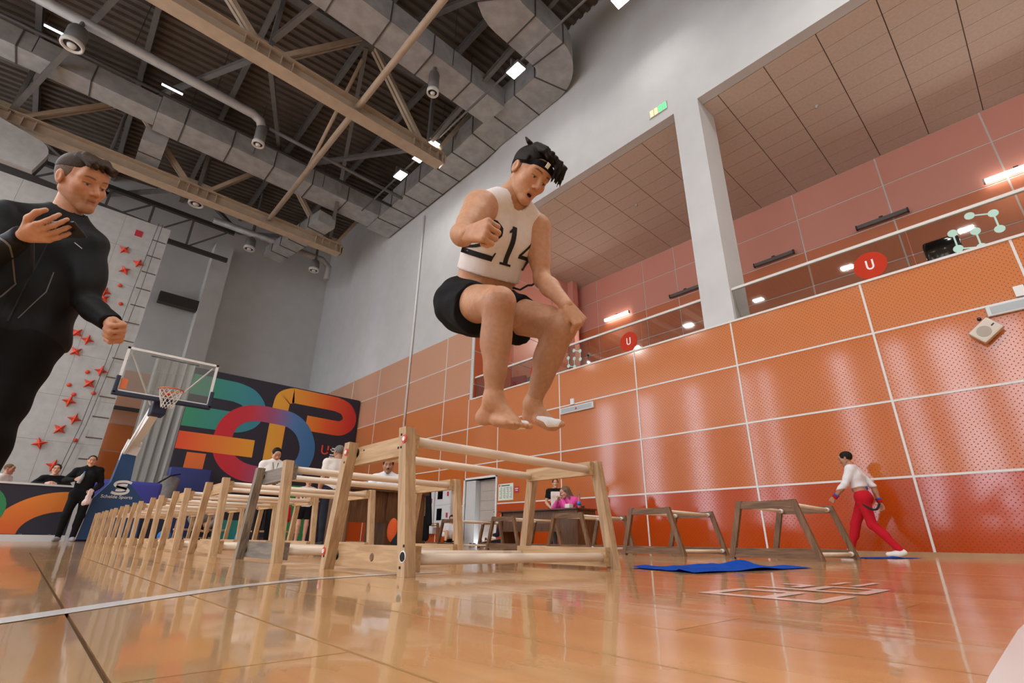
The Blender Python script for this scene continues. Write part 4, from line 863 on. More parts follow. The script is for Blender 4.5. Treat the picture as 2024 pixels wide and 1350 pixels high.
def sdf_mesh(prims, res, clips=(), disp=None):
    add = [p for p in prims if p['op'] == '+']
    lo = np.min([bbox(p)[0] for p in add], 0)-res*3; hi = np.max([bbox(p)[1] for p in add], 0)+res*3
    n = np.ceil((hi-lo)/res).astype(int)+1
    G = np.full(n, 1.0)
    ax = [lo[i]+np.arange(n[i])*res for i in range(3)]
    for p in prims:
        b0, b1 = bbox(p); k = p['k']; m = k+res*2.5
        i0 = np.maximum(((b0-m-lo)/res).astype(int), 0); i1 = np.minimum(((b1+m-lo)/res).astype(int)+2, n)
        if (i1 <= i0).any(): continue
        sl = tuple(slice(i0[i], i1[i]) for i in range(3))
        X = np.stack(np.meshgrid(*[ax[i][sl[i]] for i in range(3)], indexing='ij'), -1)
        d = sd(p, X); g = G[sl]
        if p['op'] == '+':
            h = np.maximum(k-np.abs(g-d), 0)/k if k > 0 else 0
            G[sl] = np.minimum(g, d)-h*h*k/4
        else:
            e = -d; h = np.maximum(k-np.abs(g-e), 0)/k if k > 0 else 0
            G[sl] = np.maximum(g, e)+h*h*k/4
    if clips:
        X = np.stack(np.meshgrid(*ax, indexing='ij'), -1)
        for c in clips:
            if callable(c): G = np.maximum(G, c(X))
            else: G = np.maximum(G, (X-np.asarray(c[0], float))@nrm(c[1]))
    # surface nets
    ins = G < 0
    c = [ins[a:n[0]-1+a, b:n[1]-1+b, cc:n[2]-1+cc] for a in (0, 1) for b in (0, 1) for cc in (0, 1)]
    s = sum(x.astype(np.int8) for x in c); mask = (s > 0) & (s < 8)
    idx = np.argwhere(mask); N = len(idx)
    if N == 0: return np.zeros((0, 3)), []
    ids = np.full(mask.shape, -1, dtype=np.int64); ids[mask] = np.arange(N)
    acc = np.zeros((N, 3)); cnt = np.zeros(N)
    corners = [(a, b, cc) for a in (0, 1) for b in (0, 1) for cc in (0, 1)]
    for i, ca in enumerate(corners):
        for j, cb in enumerate(corners):
            if j <= i or sum(abs(ca[q]-cb[q]) for q in range(3)) != 1: continue
            va = G[idx[:, 0]+ca[0], idx[:, 1]+ca[1], idx[:, 2]+ca[2]]; vb = G[idx[:, 0]+cb[0], idx[:, 1]+cb[1], idx[:, 2]+cb[2]]
            x = (va < 0) != (vb < 0); t = np.where(x, va/np.where(x, va-vb, 1), 0)
            p = np.array(ca)+t[:, None]*(np.array(cb)-np.array(ca)); acc[x] += p[x]; cnt[x] += 1
    V = lo+(idx+acc/cnt[:, None])*res
    F = []
    for axn in range(3):
        o1, o2 = [(1, 2), (2, 0), (0, 1)][axn]
        sl0 = [slice(1, n[0]-1)]*3
        sl0 = [slice(1, n[q]-1) for q in range(3)]; sl1 = list(sl0)
        sl0[axn] = slice(0, n[axn]-1); sl1[axn] = slice(1, n[axn])
        a = ins[tuple(sl0)]; b = ins[tuple(sl1)]; e = np.argwhere(a != b)
        if len(e) == 0: continue
        flip = a[e[:, 0], e[:, 1], e[:, 2]]
        base = e.copy()
        for q in range(3):
            if q != axn: base[:, q] += 1
        def cell(d1, d2):
            cc = base.copy(); cc[:, o1] -= d1; cc[:, o2] -= d2; return ids[cc[:, 0], cc[:, 1], cc[:, 2]]
        q = np.stack([cell(0, 0), cell(1, 0), cell(1, 1), cell(0, 1)], 1)
        q[~flip] = q[~flip][:, ::-1]; F.append(q)
    F = np.concatenate(F); F = F[(F >= 0).all(1)]
    # light relaxation
    for _ in range(2):
        S = np.zeros_like(V); K = np.zeros(N)
        for i in range(4):
            a_, b_ = F[:, i], F[:, (i+1) % 4]
            np.add.at(S, a_, V[b_]); np.add.at(K, a_, 1); np.add.at(S, b_, V[a_]); np.add.at(K, b_, 1)
        V = V*0.55+0.45*S/np.maximum(K, 1)[:, None]
    if disp is not None: V = disp(V)
    return V, F
def fig_mesh(name, parts):
    """parts: list of (V, F, colour array or rgb)"""
    V = np.concatenate([p[0] for p in parts]); off = 0; Fs = []; Cs = []
    for v, f, c in parts:
        Fs.append(np.asarray(f)+off); off += len(v)
        Cs.append(np.tile(np.array([*lin(c), 1.0]), (len(v), 1)) if isinstance(c, tuple) else c)
    F = np.concatenate(Fs); Cc = np.concatenate(Cs)
    me = bpy.data.meshes.new(name); me.vertices.add(len(V)); me.vertices.foreach_set('co', V.astype(np.float32).ravel())
    me.loops.add(len(F)*4); me.loops.foreach_set('vertex_index', F.astype(np.int32).ravel())
    me.polygons.add(len(F)); me.polygons.foreach_set('loop_start', np.arange(0, len(F)*4, 4, dtype=np.int32)); me.polygons.foreach_set('loop_total', np.full(len(F), 4, dtype=np.int32))
    me.update(calc_edges=True); me.validate()
    ca = me.color_attributes.new('Col', 'FLOAT_COLOR', 'POINT'); ca.data.foreach_set('color', Cc.astype(np.float32).ravel())
    me.polygons.foreach_set('use_smooth', [True]*len(me.polygons))
    return me
attr_mat('skin', 0.55, 0.1, 260, 0.10, (55, .14)); attr_mat('hair_mat', 0.6, 0.5, 420, var=(120, .4)); attr_mat('cloth', 0.9, 0.12, 220); attr_mat('cloth_smooth', 0.6, 0.1, 60)
for n_ in ('hair_mat', 'cloth', 'cloth_smooth'): MATS[n_].node_tree.nodes['Principled BSDF'].inputs['Specular IOR Level'].default_value = 0.18

def frame(f, u):
    f = nrm(f); r = nrm(np.cross(f, u)); u = np.cross(r, f); return np.stack([r, f, u], 1)   # columns right, forward, up
# ---- head in local units (metres, centred, y forward)
def head_prims(s=1.0, mouth=0.0, lid=0.0):
    P = [ell(A(0, -.018, .035), A(.076, .096, .086), k=.02), ell(A(0, .028, -.035), A(.060, .068, .078), k=.03)]
    for x in (-1, 1):
        P += [cone(A(x*.052, -.005, -.045), A(x*.012, .072, -.098), .021, .017, k=.025), ell(A(x*.043, .058, -.018), A(.022, .024, .02), k=.03),
              cone(A(x*.047, .066, .026), A(x*.014, .083, .028), .011, .011, k=.02)]
    P += [ell(A(0, .075, -.1), A(.02, .017, .016), k=.025), ell(A(0, .075, .055), A(.05, .022, .03), k=.03)]
    for x in (-1, 1): P += [ell(A(x*.032, .098, .006), A(.019, .018, .012), k=.014, op='-')]
    P += [cone(A(0, .088, .018), A(0, .108, -.024), .0075, .0105, k=.012), ell(A(0, .111, -.03), A(.011, .009, .009), k=.008)]
    for x in (-1, 1): P += [ell(A(x*.012, .1, -.033), A(.008, .009, .007), k=.008)]
    for x in (-1, 1): P += [ell(A(x*.032, .0745, .006), A(.0135, .0135, .0125), k=.004), cone(A(x*.019, .0835, .0135-lid), A(x*.046, .0755, .0125-lid), .0048, .0048, k=.006), cone(A(x*.02, .082, -.002), A(x*.045, .075, -.001), .0035, .0035, k=.006)]
    zl = -.071-mouth*.022
    P += [cone(A(-.016, .088, -.059), A(.016, .088, -.059), .006, .006, k=.008), cone(A(-.013, .086-.004*mouth, zl), A(.013, .086-.004*mouth, zl), .0065, .0065, k=.008)]
    if mouth > 0: P += [ell(A(0, .098, -.0655-mouth*.01), A(.016, .022, .003+.007*mouth), k=.004, op='-')]
    else: P += [ell(A(0, .098, -.065), A(.02, .008, .0015), k=.003, op='-')]
    for x in (-1, 1):
        Re = np.array([[1, 0, 0], [0, math.cos(.2), -math.sin(.2)], [0, math.sin(.2), math.cos(.2)]])
        P += [ell(A(x*.079, -.012, .0), A(.009, .019, .031), Re, k=.008), ell(A(x*.088, -.006, .004), A(.007, .010, .019), Re, k=.005, op='-')]
    return P
def head_color(V, skin, brow=(60, 42, 30), lips=None, stub=None, eye=(50, 34, 24), mouth=0.0, lid=0.0):
    n = len(V); c = np.tile(np.array(lin(skin)), (n, 1)); x, y, z = V.T
    def mixc(m, col):
        m = np.clip(m, 0, 1)[:, None]; c[:] = c*(1-m)+np.array(lin(col))*m
    def sst(v, a, b): return np.clip((v-a)/(b-a), 0, 1)
    def box(v, lo, hi, e): return sst(v, lo-e, lo+e)*(1-sst(v, hi-e, hi+e))
    ax = np.abs(x)
    if stub: mixc(0.32*sst(y, -.01, .03)*(1-sst(z, -.055, -.042)), stub)
    ck = np.exp(-((ax-.042)**2+(z+.022)**2)/.0005)*(y > .02); mixc(.16*ck, (196, 104, 84)); mixc(.18*np.exp(-((ax)**2+(z+.03)**2)/.00025)*(y > .08), (196, 108, 86))
    lp = lips or tuple(int(v*k) for v, k in zip(skin, (.86, .68, .64)))
    mixc(.8*(1-sst(ax, .016, .022))*sst(y, .076, .084)*box(z, -.0645, -.0555, .002), lp); mixc(.75*(1-sst(ax, .014, .02))*sst(y, .074, .083)*box(z, -.0755-mouth*.022, -.0665-mouth*.02, .002), lp)
    if mouth > 0: mixc(1.0*((ax < .017) & (y > .06) & (y < .086) & (np.abs(z+.0655+mouth*.01) < .004+.009*mouth)), (50, 18, 16))
    else: mixc(.6*(1-sst(ax, .014, .02))*sst(y, .07, .08)*np.exp(-((z+.0652)/.0016)**2), (70, 34, 28))
    zb = .0305+.0045*np.sin(np.clip((ax-.012)/.042, 0, 1)*2.6)-.15*np.maximum(ax-.042, 0)
    mixc(.9*box(ax, .014, .050, .004)*(y > .045)*np.exp(-((z-zb)/.0042)**2), brow)
    r = np.sqrt((ax-.032)**2+(z-.0055)**2)
    mixc(1.0*(1-sst(r, .0095, .012))*(y > .078)*box(z, .0005, .0085-lid, .0012), (178, 164, 154)); mixc(1.0*(1-sst(np.sqrt((ax-.0315)**2+(z-.0045+lid*.4)**2), .0048, .0066))*(y > .078)*(1-sst(z, .0082-lid, .0102-lid)), eye)
    mixc(.8*box(ax, .019, .047, .002)*(y > .068)*np.exp(-((z-.0105+lid)/.002)**2), (38, 27, 22))
    mixc(.55*np.exp(-((ax-.0105)/.0035)**2-((z+.0385)/.003)**2)*(y > .09), (60, 28, 20))
    return np.concatenate([c, np.ones((n, 1))], 1)
def place(V, Rm, o, s=1.0): return (V*s)@Rm.T+o
def hair_shell(kind='short', seed=1):
    rs = np.random.RandomState(seed)
    P = [ell(A(0, -.02, .04), A(.083, .102, .089), k=.01)]
    if kind == 'long':
        P += [cone(A(0, -.07, .02), A(0, -.10, -.22), .07, .06, k=.03), cone(A(.07, -.02, .03), A(.085, -.01, -.2), .03, .025, k=.03), cone(A(-.07, -.02, .03), A(-.085, -.01, -.2), .03, .025, k=.03)]
    if kind == 'tuft':
        for i in range(26):
            a = rs.uniform(-1.2, 1.2); P.append(cone(A(math.sin(a)*.055, .05+rs.uniform(-.03, .02), .10+rs.uniform(-.01, .01)), A(math.sin(a)*.075, .09+rs.uniform(-.01, .012), .085+rs.uniform(-.01, .02)), .014, .007, k=.008))
    return P
def hair_clip(front=.052, slope=.6):
    return [lambda X: np.where(X[..., 1] > -0.6, -(X[..., 2]-(front+slope*(X[..., 1]-.09)))*0.85, -1)]
def hand_prims(Wp, d, n, side, pose, s=1.0):
    """Wp wrist, d finger direction, n palm normal; side +1: thumb lies towards cross(d,n)"""
    d = nrm(d); n = nrm(np.asarray(n, float)-d*np.dot(n, d)); t = np.cross(d, n)*side
    P = []; curls = {'fist': (75, 95, 60), 'loose': (28, 38, 22), 'grip': (50, 55, 30), 'flat': (6, 8, 5), 'hold': (22, 30, 14)}[pose]
    for i, (off, ln) in enumerate(((.032, .92), (.011, 1.0), (-.011, .95), (-.031, .78))):
        kn = Wp+(d*(.088-.004*abs(i-1))+t*off)*s
        P.append(cone(Wp+(d*.01+t*off*.45)*s, kn, .0155*s, .0115*s, k=.012*s))
        a = 0; p = kn
        for j, seg in enumerate((.042, .027, .021)):
            a += math.radians(curls[j]); dd = d*math.cos(a)+n*math.sin(a)+t*off*(1.6 if pose in ('flat', 'hold') else 0.2)
            q = p+nrm(dd)*seg*ln*s; P.append(cone(p, q, (.0098-.0008*j)*s, (.009-.0008*j)*s, k=.004*s)); p = q
    th = Wp+(d*.022+t*.024+n*.006)*s
    if pose == 'fist': pts = [th, th+(d*.035+t*.012+n*.022)*s, th+(d*.058-t*.006+n*.036)*s, th+(d*.066-t*.03+n*.036)*s]
    elif pose == 'hold': pts = [th, th+(d*.03+t*.028+n*.012)*s, th+(d*.058+t*.038+n*.03)*s, th+(d*.082+t*.036+n*.046)*s]
    else: pts = [th, th+(d*.032+t*.022+n*.012)*s, th+(d*.060+t*.03+n*.02)*s, th+(d*.08+t*.03+n*.026)*s]
    for j in range(3): P.append(cone(pts[j], pts[j+1], (.0145-.002*j)*s, (.0125-.0018*j)*s, k=.008*s))
    return P
def body_prims(J, s=1.0, bulk=1.0):
    """J joints in world space"""
    P = []; up = nrm(J['neck']-J['pelvis']); left = nrm(J['ls']-J['rs']); hl = nrm(J['lh']-J['rh']); fw = np.cross(left, up)
    b = bulk*s
    P.append(cone(J['rh'], J['lh'], .098*b, .098*b, 'torso', .05))
    P.append(cone(J['rh']-fw*.03*s, J['lh']-fw*.03*s, .09*b, .09*b, 'torso', .05))
    w = J['pelvis']+up*.14*s; ch = J['neck']-up*.15*s
    for x in (-1, 1):
        P.append(cone(J['pelvis']+hl*x*.05*s+up*.03*s, w+left*x*.05*s, .092*b, .088*b, 'torso', .05))
        P.append(cone(w+left*x*.05*s, ch+left*x*.075*s, .088*b, .105*b, 'torso', .05))
        P.append(cone(ch+left*x*.075*s, J['neck']+left*x*.06*s-up*.055*s, .104*b, .07*b, 'torso', .05))
    for q in ('r', 'l'):
        S, E, Wr = J[q+'s'], J[q+'e'], J[q+'w']
        P.append(cone(J['neck']+up*.03*s, S+up*.01*s, .045*b, .045*b, 'shoulder', .05))
        P.append(ell(S, A(.06, .06, .06)*b, tg='shoulder', k=.05))
        P.append(cone(S, E, .051*b, .039*b, 'uarm', .03)); P.append(cone(S+(E-S)*.35, S+(E-S)*.62, .047*b, .046*b, 'uarm', .03))
        P.append(cone(E, E+(Wr-E)*.35, .040*b, .042*b, 'farm', .02)); P.append(cone(E+(Wr-E)*.3, Wr, .042*b, .026*s, 'farm', .02))
        Hh, K, An = J[q+'h'], J[q+'k'], J[q+'a']
        P.append(cone(Hh, K, .088*b, .055*b, 'thigh', .04)); P.append(cone(K, An, .053*b, .036*s, 'shin', .025))
        bk = -nrm(np.cross(nrm(np.cross(K-Hh, An-K)+1e-6*fw), nrm(An-K))) if np.linalg.norm(np.cross(K-Hh, An-K)) > 1e-3 else -fw
        if np.dot(bk, Hh-K) < 0: bk = -bk
        P.append(cone(K+(An-K)*.12+bk*.012*s, K+(An-K)*.45+bk*.02*s, .046*b, .046*b, 'shin', .03))
        P.append(ell(K, A(.054, .054, .056)*b, tg='knee', k=.03))
    P.append(cone(J['neck']-up*.01*s, J['head']-nrm(J['hu'])*.05*s-nrm(J['hf'])*.015*s, .056*s, .053*s, 'neck', .03))
    return P
def shoe_prims(An, Toe, s=1.0):
    d = nrm(Toe-An-np.array([0, 0, (Toe-An)[2]*0.5])); 
    heel = An-d*.045*s; z = A(0, 0, -.045*s)
    return [cone(heel+z, An+d*.06*s+z, .042*s, .044*s, k=.03), cone(An+d*.05*s+z, Toe+A(0, 0, .005), .045*s, .034*s, k=.03), cone(An, An+z, .045*s, .045*s, k=.03)]
def bare_foot(An, heel, ball, toe, inward, up, s=1.0):
    """toes spread from inward (big toe) side"""
    P = [cone(An, heel, .034*s, .030*s, 'foot', .03), cone(heel, ball, .026*s, .022*s, 'foot', .025), cone(An, ball+up*.006*s, .034*s, .018*s, 'foot', .03)]
    inward = nrm(inward); d = nrm(toe-ball)
    for i in range(5):
        o = inward*(.034-.0175*i)*s; r = (.0135, .0105, .0098, .0092, .0088)[i]*s; L = (.056, .05, .044, .038, .032)[i]*s
        kn = ball+o*1.05-d*(.006*i)*s; P.append(cone(heel+(ball-heel)*.5+o*.6, kn, .018*s, .0135*s, 'foot', .018)); P.append(cone(kn, kn+d*L-up*.006*s, r, r*.92, 'toe', .004))
    return P
SK = (206, 160, 126)
def person(label, J, s=1.0, bulk=1.0, skin=SK, top=None, bottom=None, shoes=(40, 40, 42), hair=('short', (36, 26, 20)), res=.011, hres=.0055, hand=('loose', 'loose'), hand_n=None, sleeves='long', legs='long', collar=None, mouth=0.0, stub=None, hem=0.02, extra=None, name='person', brow=None, facing=None, cat='person', barehands=True):
    root = thing(name, label, cat, tuple(float(v) for v in (J['ra'][0]*.5+J['la'][0]*.5, J['ra'][1]*.5+J['la'][1]*.5, 0)))
    o = np.array(root.location); Jl = {k: (np.asarray(v, float)-(o if k not in ('hf', 'hu') else 0)) for k, v in J.items() if not callable(v)}
    P = body_prims(Jl, s, bulk); parts = []
    up = nrm(Jl['neck']-Jl['pelvis'])
    V, F = sdf_mesh(P, res); parts.append((V, F, skin))
    HR = frame(Jl['hf'], Jl['hu']); HV, HF = sdf_mesh(head_prims(1, mouth), hres)
    parts.append((place(HV, HR, Jl['head'], s), HF, head_color(HV, skin, brow or hair[1], stub=stub, mouth=mouth)))
    hn = hand_n or {}
    for i, q in enumerate(('r', 'l')):
        d = Jl[q+'w']-Jl[q+'e']; n = hn.get(q, np.cross(nrm(Jl['ls']-Jl['rs']), up)*0.2+(A(0, 0, 0)-nrm(Jl['ls']-Jl['rs'])*(1 if q == 'l' else -1)))
        dd = hn.get(q+'d', d); V, F = sdf_mesh(hand_prims(Jl[q+'w'], dd, n, (1 if q == 'r' else -1)*hn.get(q+'s', 1), hand[i], s*1.03), hres*.85); parts.append((V, F, skin))
    body = put('body', fig_mesh('body', parts), 'skin', root)
    out = {'root': root, 'body': body, 'J': Jl, 'P': P, 'HR': HR, 'up': up}
    if top is not None:
        tg = ['torso', 'shoulder']+(['uarm', 'farm'] if sleeves == 'long' else ['uarm'] if sleeves == 'short' else [])
        Q = [inflate(p, .014*s) for p in P if p['tag'] in tg]
        if sleeves == 'none': Q = [p for p in Q if not (p['tag'] == 'shoulder' and p['t'] == 'e')]
        clips = [(Jl['pelvis']+up*hem*s, -up)]
        nk = Jl['neck']+up*.035*s; clips.append((nk, up)) if collar is None else None
        for q in ('r', 'l'):
            if sleeves == 'short':
                E = Jl[q+'s']+(Jl[q+'e']-Jl[q+'s'])*.62; dd = nrm(Jl[q+'e']-Jl[q+'s'])
                clips.append(lambda X, E=E, dd=dd: np.where(np.sqrt(((X-E)**2).sum(-1)) < .13, (X-E)@dd, -1))
            if sleeves == 'long':
                E = Jl[q+'w']; dd = nrm(Jl[q+'w']-Jl[q+'e']); clips.append(lambda X, E=E, dd=dd: np.where(np.sqrt(((X-E)**2).sum(-1)) < .1, (X-E)@dd, -1))
        if collar: Q.append(cone(Jl['neck']-up*.02, Jl['neck']+up*.045*s, .068*s, .062*s, k=.02))
        V, F = sdf_mesh(Q, res, clips); out['top'] = put('shirt' if sleeves != 'long' else 'jacket', fig_mesh('top', [(V, F, top)]), 'cloth', root)
    if bottom is not None:
        tg = ['thigh', 'shin', 'knee'] if legs == 'long' else ['thigh']
        if legs == 'short': Q = [cone(Jl[q+'h'], Jl[q+'h']+(Jl[q+'k']-Jl[q+'h'])*.7, .105*s*bulk, .088*s*bulk, k=.03) for q in ('r', 'l')]
        else: Q = [inflate(p, .016*s) for p in P if p['tag'] in tg]
        Q += [inflate(p, .012*s) for p in P if p['tag'] == 'torso'][:2]
        Q.append(cone(Jl['pelvis'], Jl['pelvis']+up*.07*s, .105*s*bulk, .10*s*bulk, k=.05))
        clips = [(Jl['pelvis']+up*.1*s, up)]
        if legs == 'short':
            for q in ('r', 'l'):
                E = Jl[q+'h']+(Jl[q+'k']-Jl[q+'h'])*.68; dd = nrm(Jl[q+'k']-Jl[q+'h']); clips.append(lambda X, E=E, dd=dd: np.where(np.sqrt(((X-E)**2).sum(-1)) < .15, (X-E)@dd, -1))
        V, F = sdf_mesh(Q, res, clips); out['bottom'] = put('trousers' if legs == 'long' else 'shorts', fig_mesh('bottom', [(V, F, bottom)]), 'cloth', root)
    if shoes is not None:
        for q in ('r', 'l'):
            V, F = sdf_mesh(shoe_prims(Jl[q+'a'], Jl[q+'t'], s), res*.8); put('shoe', fig_mesh('shoe', [(V, F, shoes)]), 'cloth_smooth', root)
    if hair:
        kind = hair[0]
        if kind != 'none':
            fr = {'short': .05, 'long': .06, 'tuft': .05, 'buzz': .062}.get(kind, .05)
            cl = hair_clip(fr, .6 if kind != 'long' else .9) if kind != 'long' else [lambda X: np.where(X[..., 2] > -.03, -(X[..., 2]-(.062+1.3*(X[..., 1]-.085))), np.where(X[..., 1] > .02, .02, -1))]
            Q = hair_shell(kind); 
            if kind == 'buzz': Q = [ell(A(0, -.02, .04), A(.0795, .0995, .0865), k=.01)]
            V, F = sdf_mesh(Q, hres, cl, disp=lambda V: V+0.0022*np.stack([np.sin(V[:, 1]*310+V[:, 2]*120), np.sin(V[:, 0]*280), np.sin(V[:, 0]*350+V[:, 1]*90)], 1))
            V = place(V, HR, Jl['head'], s); out['hair'] = put('hair', fig_mesh('hair', [(V, F, hair[1])]), 'hair_mat', root)
    return out
def stand(x, y, yaw_deg, Hh=1.75, **k):
    """upright skeleton facing yaw (0 = -y, 90 = +x ...) ; overrides in body frame: (right, forward, up)"""
    s = Hh/1.75; a = math.radians(yaw_deg); f = A(math.sin(a), -math.cos(a), 0); l = A(math.cos(a), math.sin(a), 0); o = A(x, y, 0)
    def W(r, fw, u): return o+(-l*r+f*fw+A(0, 0, u))*s
    D = dict(pelvis=(0, 0, .96), neck=(0, 0, 1.46), head=(0, .03, 1.62), rs=(.185, 0, 1.41), ls=(-.185, 0, 1.41), re=(.24, -.03, 1.12), le=(-.24, -.03, 1.12), rw=(.25, .06, .87), lw=(-.25, .06, .87),
             rh=(.09, 0, .93), lh=(-.09, 0, .93), rk=(.1, .02, .5), lk=(-.1, .02, .5), ra=(.1, -.02, .085), la=(-.1, -.02, .085), rt=(.13, .15, .03), lt=(-.13, .15, .03))
    D.update({q: v for q, v in k.items() if q not in ('hf', 'hu')})
    J = {q: W(*v) for q, v in D.items()}
    hf = k.get('hf', (0, 1, -.1)); hu = k.get('hu', (0, 0, 1))
    J['hf'] = -l*hf[0]+f*hf[1]+A(0, 0, hf[2]); J['hu'] = -l*hu[0]+f*hu[1]+A(0, 0, hu[2]); return J, s
def sit(x, y, yaw_deg, seat=.45, **k):
    d = dict(pelvis=(0, 0, seat+.08), neck=(0, .06, seat+.58), head=(0, .10, seat+.74), rs=(.18, .05, seat+.53), ls=(-.18, .05, seat+.53), re=(.23, .1, seat+.27), le=(-.23, .1, seat+.27), rw=(.14, .34, seat+.26), lw=(-.14, .34, seat+.26),
             rh=(.09, .02, seat+.07), lh=(-.09, .02, seat+.07), rk=(.11, .43, seat+.06), lk=(-.11, .43, seat+.06), ra=(.11, .40, .09), la=(-.11, .40, .09), rt=(.12, .56, .03), lt=(-.12, .56, .03))
    d.update(k); return stand(x, y, yaw_deg, 1.75, **d)
def ribbon_wrap(parent, name, ribbons, o, ux, uy, nd, bvh, m, lift=.002):
    """flat print pressed on a surface: ribbons = list of (points2d, widths)"""
    mb = MB(); o = Vector(o); ux = Vector(ux); uy = Vector(uy); nd = Vector(nd).normalized()
    def drop(q):
        p = o+ux*q[0]+uy*q[1]; h = bvh.ray_cast(p+nd*0.6, -nd)
        return (h[0]+h[1]*lift) if h[0] is not None else p
    for pts, ws in ribbons:
        P = [Vector(p) for p in pts]; Q = []; Wd = []
        for i in range(len(P)-1):
            k = max(1, int((P[i+1]-P[i]).length/.008))
            for j in range(k): Q.append(P[i].lerp(P[i+1], j/k)); Wd.append(ws[i]+(ws[i+1]-ws[i])*j/k)
        Q.append(P[-1]); Wd.append(ws[-1]); vs = []; fs = []; na = 5
        for i, q in enumerate(Q):
            tt = (Q[min(i+1, len(Q)-1)]-Q[max(i-1, 0)]).normalized(); n = Vector((-tt.y, tt.x))
            for a in range(na): vs.append(drop(q+n*Wd[i]*(a/(na-1)-.5)))
        for i in range(len(Q)-1):
            for a in range(na-1): k = i*na+a; fs.append((k, k+1, k+na+1, k+na))
        mb.add(vs, fs)
    return mb.build(name, m, parent, True)
def bvh_of(o):
    me = o.data; return BVHTree.FromPolygons([v.co.copy() for v in me.vertices], [tuple(p.vertices) for p in me.polygons])
# ------------------------------------------------------------------ the athlete
FOOTR = [(1.222, 1.494, .574), (1.262, 1.356, .534), (1.287, 1.302, .530)]; FOOTL = [(1.517, 1.535, .640), (1.545, 1.423, .582), (1.567, 1.373, .578)]
aj = dict(pelvis=(1.315, 1.659, 1.165), neck=(1.24, 1.39, 1.553), head=(1.256, 1.278, 1.650), rs=(1.065, 1.376, 1.43), ls=(1.405, 1.378, 1.487), re=(0.93, 1.31, 1.20), rw=(0.825, 1.137, 1.062), le=(1.45, 1.383, 1.238), lw=(1.42, 1.213, 1.036),
          rh=(1.225, 1.672, 1.13), lh=(1.405, 1.646, 1.15), rk=(1.14, 1.318, 0.989), ra=(1.21, 1.422, 0.632), lk=(1.451, 1.268, 0.966), la=(1.497, 1.496, 0.682), hf=(0.056, -0.690, -0.722), hu=(0.10, -0.715, 0.690))
aj = {k: np.array(v) for k, v in aj.items()}
root = thing('person', 'barefoot athlete jumping in white 214 vest and black shorts', 'person', (1.3, 1.5, 0)); o = A(1.3, 1.5, 0)
J = {k: (v-o if k not in ('hf', 'hu') else v) for k, v in aj.items()}
ASK = (190, 138, 102)
P = body_prims(J, 1.0, 0.98); up = nrm(J['neck']-J['pelvis']); left = nrm(J['ls']-J['rs']); fw = np.cross(left, up)
def W_(x, y, z): return A(x, y, z)-o
RF = [W_(*v) for v in FOOTR]; LF = [W_(*v) for v in FOOTL]
feet = bare_foot(J['ra'], RF[0], RF[1], RF[2], A(.8, .45, 0.05), A(0, -.2, 1), .95)+bare_foot(J['la'], LF[0], LF[1], LF[2], A(-.8, -.45, .1), A(0, -.2, 1), .95)
# arm and leg muscle
for q in ('r', 'l'):
    ds = J[q+'a']-J[q+'k']; bk = nrm((J[q+'h']-J[q+'k'])-ds*np.dot(J[q+'h']-J[q+'k'], ds)/np.dot(ds, ds)); P.append(cone(J[q+'k']+ds*.05+bk*.01, J[q+'k']+ds*.42+bk*.018, .056, .053, 'shin', .03)); P.append(cone(J[q+'k']+ds*.35+bk*.012, J[q+'k']+ds*.7+bk*.004, .05, .04, 'shin', .03))
for q in ('r', 'l'):
    P.append(cone(J[q+'s']-fw*.0, J[q+'s']+(J[q+'e']-J[q+'s'])*.3, .058, .048, 'uarm', .04)); P.append(cone(J[q+'h']+(J[q+'k']-J[q+'h'])*.3, J[q+'h']+(J[q+'k']-J[q+'h'])*.75, .082, .068, 'thigh', .04))
V, F = sdf_mesh(P, .0062)
col = np.tile(np.array([*lin(ASK), 1.0]), (len(V), 1))
kd = np.minimum(np.linalg.norm(V-J['rk'], axis=1), np.linalg.norm(V-J['lk'], axis=1)); w_ = np.clip(1-kd/.09, 0, 1)[:, None]*.35
col[:, :3] = col[:, :3]*(1-w_)+np.array(lin((190, 122, 96)))*w_
sh = ((V[:, 2] < 1.0) & (V[:, 2] > .66))[:, None]*0.3; col[:, :3] = col[:, :3]*(1-sh)+np.array(lin((136, 96, 70)))*sh     # hairy shins
parts = [(V, F, col)]
fp_ = [cone(J[q+'k']+(J[q+'a']-J[q+'k'])*.6, J[q+'a'], .0405, .035, 'foot', .02) for q in ('r', 'l')]
V, F = sdf_mesh(feet+fp_, .0036); parts.append((V, F, ASK))
HR = frame(J['hf'], J['hu']); HV, HF = sdf_mesh(head_prims(1, .75, .004), .0026)
parts.append((place(HV, HR, J['head']), HF, head_color(HV, ASK, (34, 24, 20), lips=(176, 112, 94), mouth=.75, eye=(34, 22, 18), lid=.004)))
Rv, Uv, Fv = A(.733, -.680, .014), A(-.265, -.267, .927), A(.626, .683, .376)
V, F = sdf_mesh(hand_prims(J['rw'], Rv*.75-Fv*.55+Uv*.06, Fv*.8+Rv*.35-Uv*.35, 1, 'fist', 1.05), .0032); parts.append((V, F, ASK))
V, F = sdf_mesh(hand_prims(J['lw'], Rv*.55-Uv*.75-Fv*.2, -Rv*.5-Uv*.2+Fv*.6, -1, 'fist', 1.05), .0032); parts.append((V, F, ASK))
body = put('body', fig_mesh('athlete_body', parts), 'skin', root)
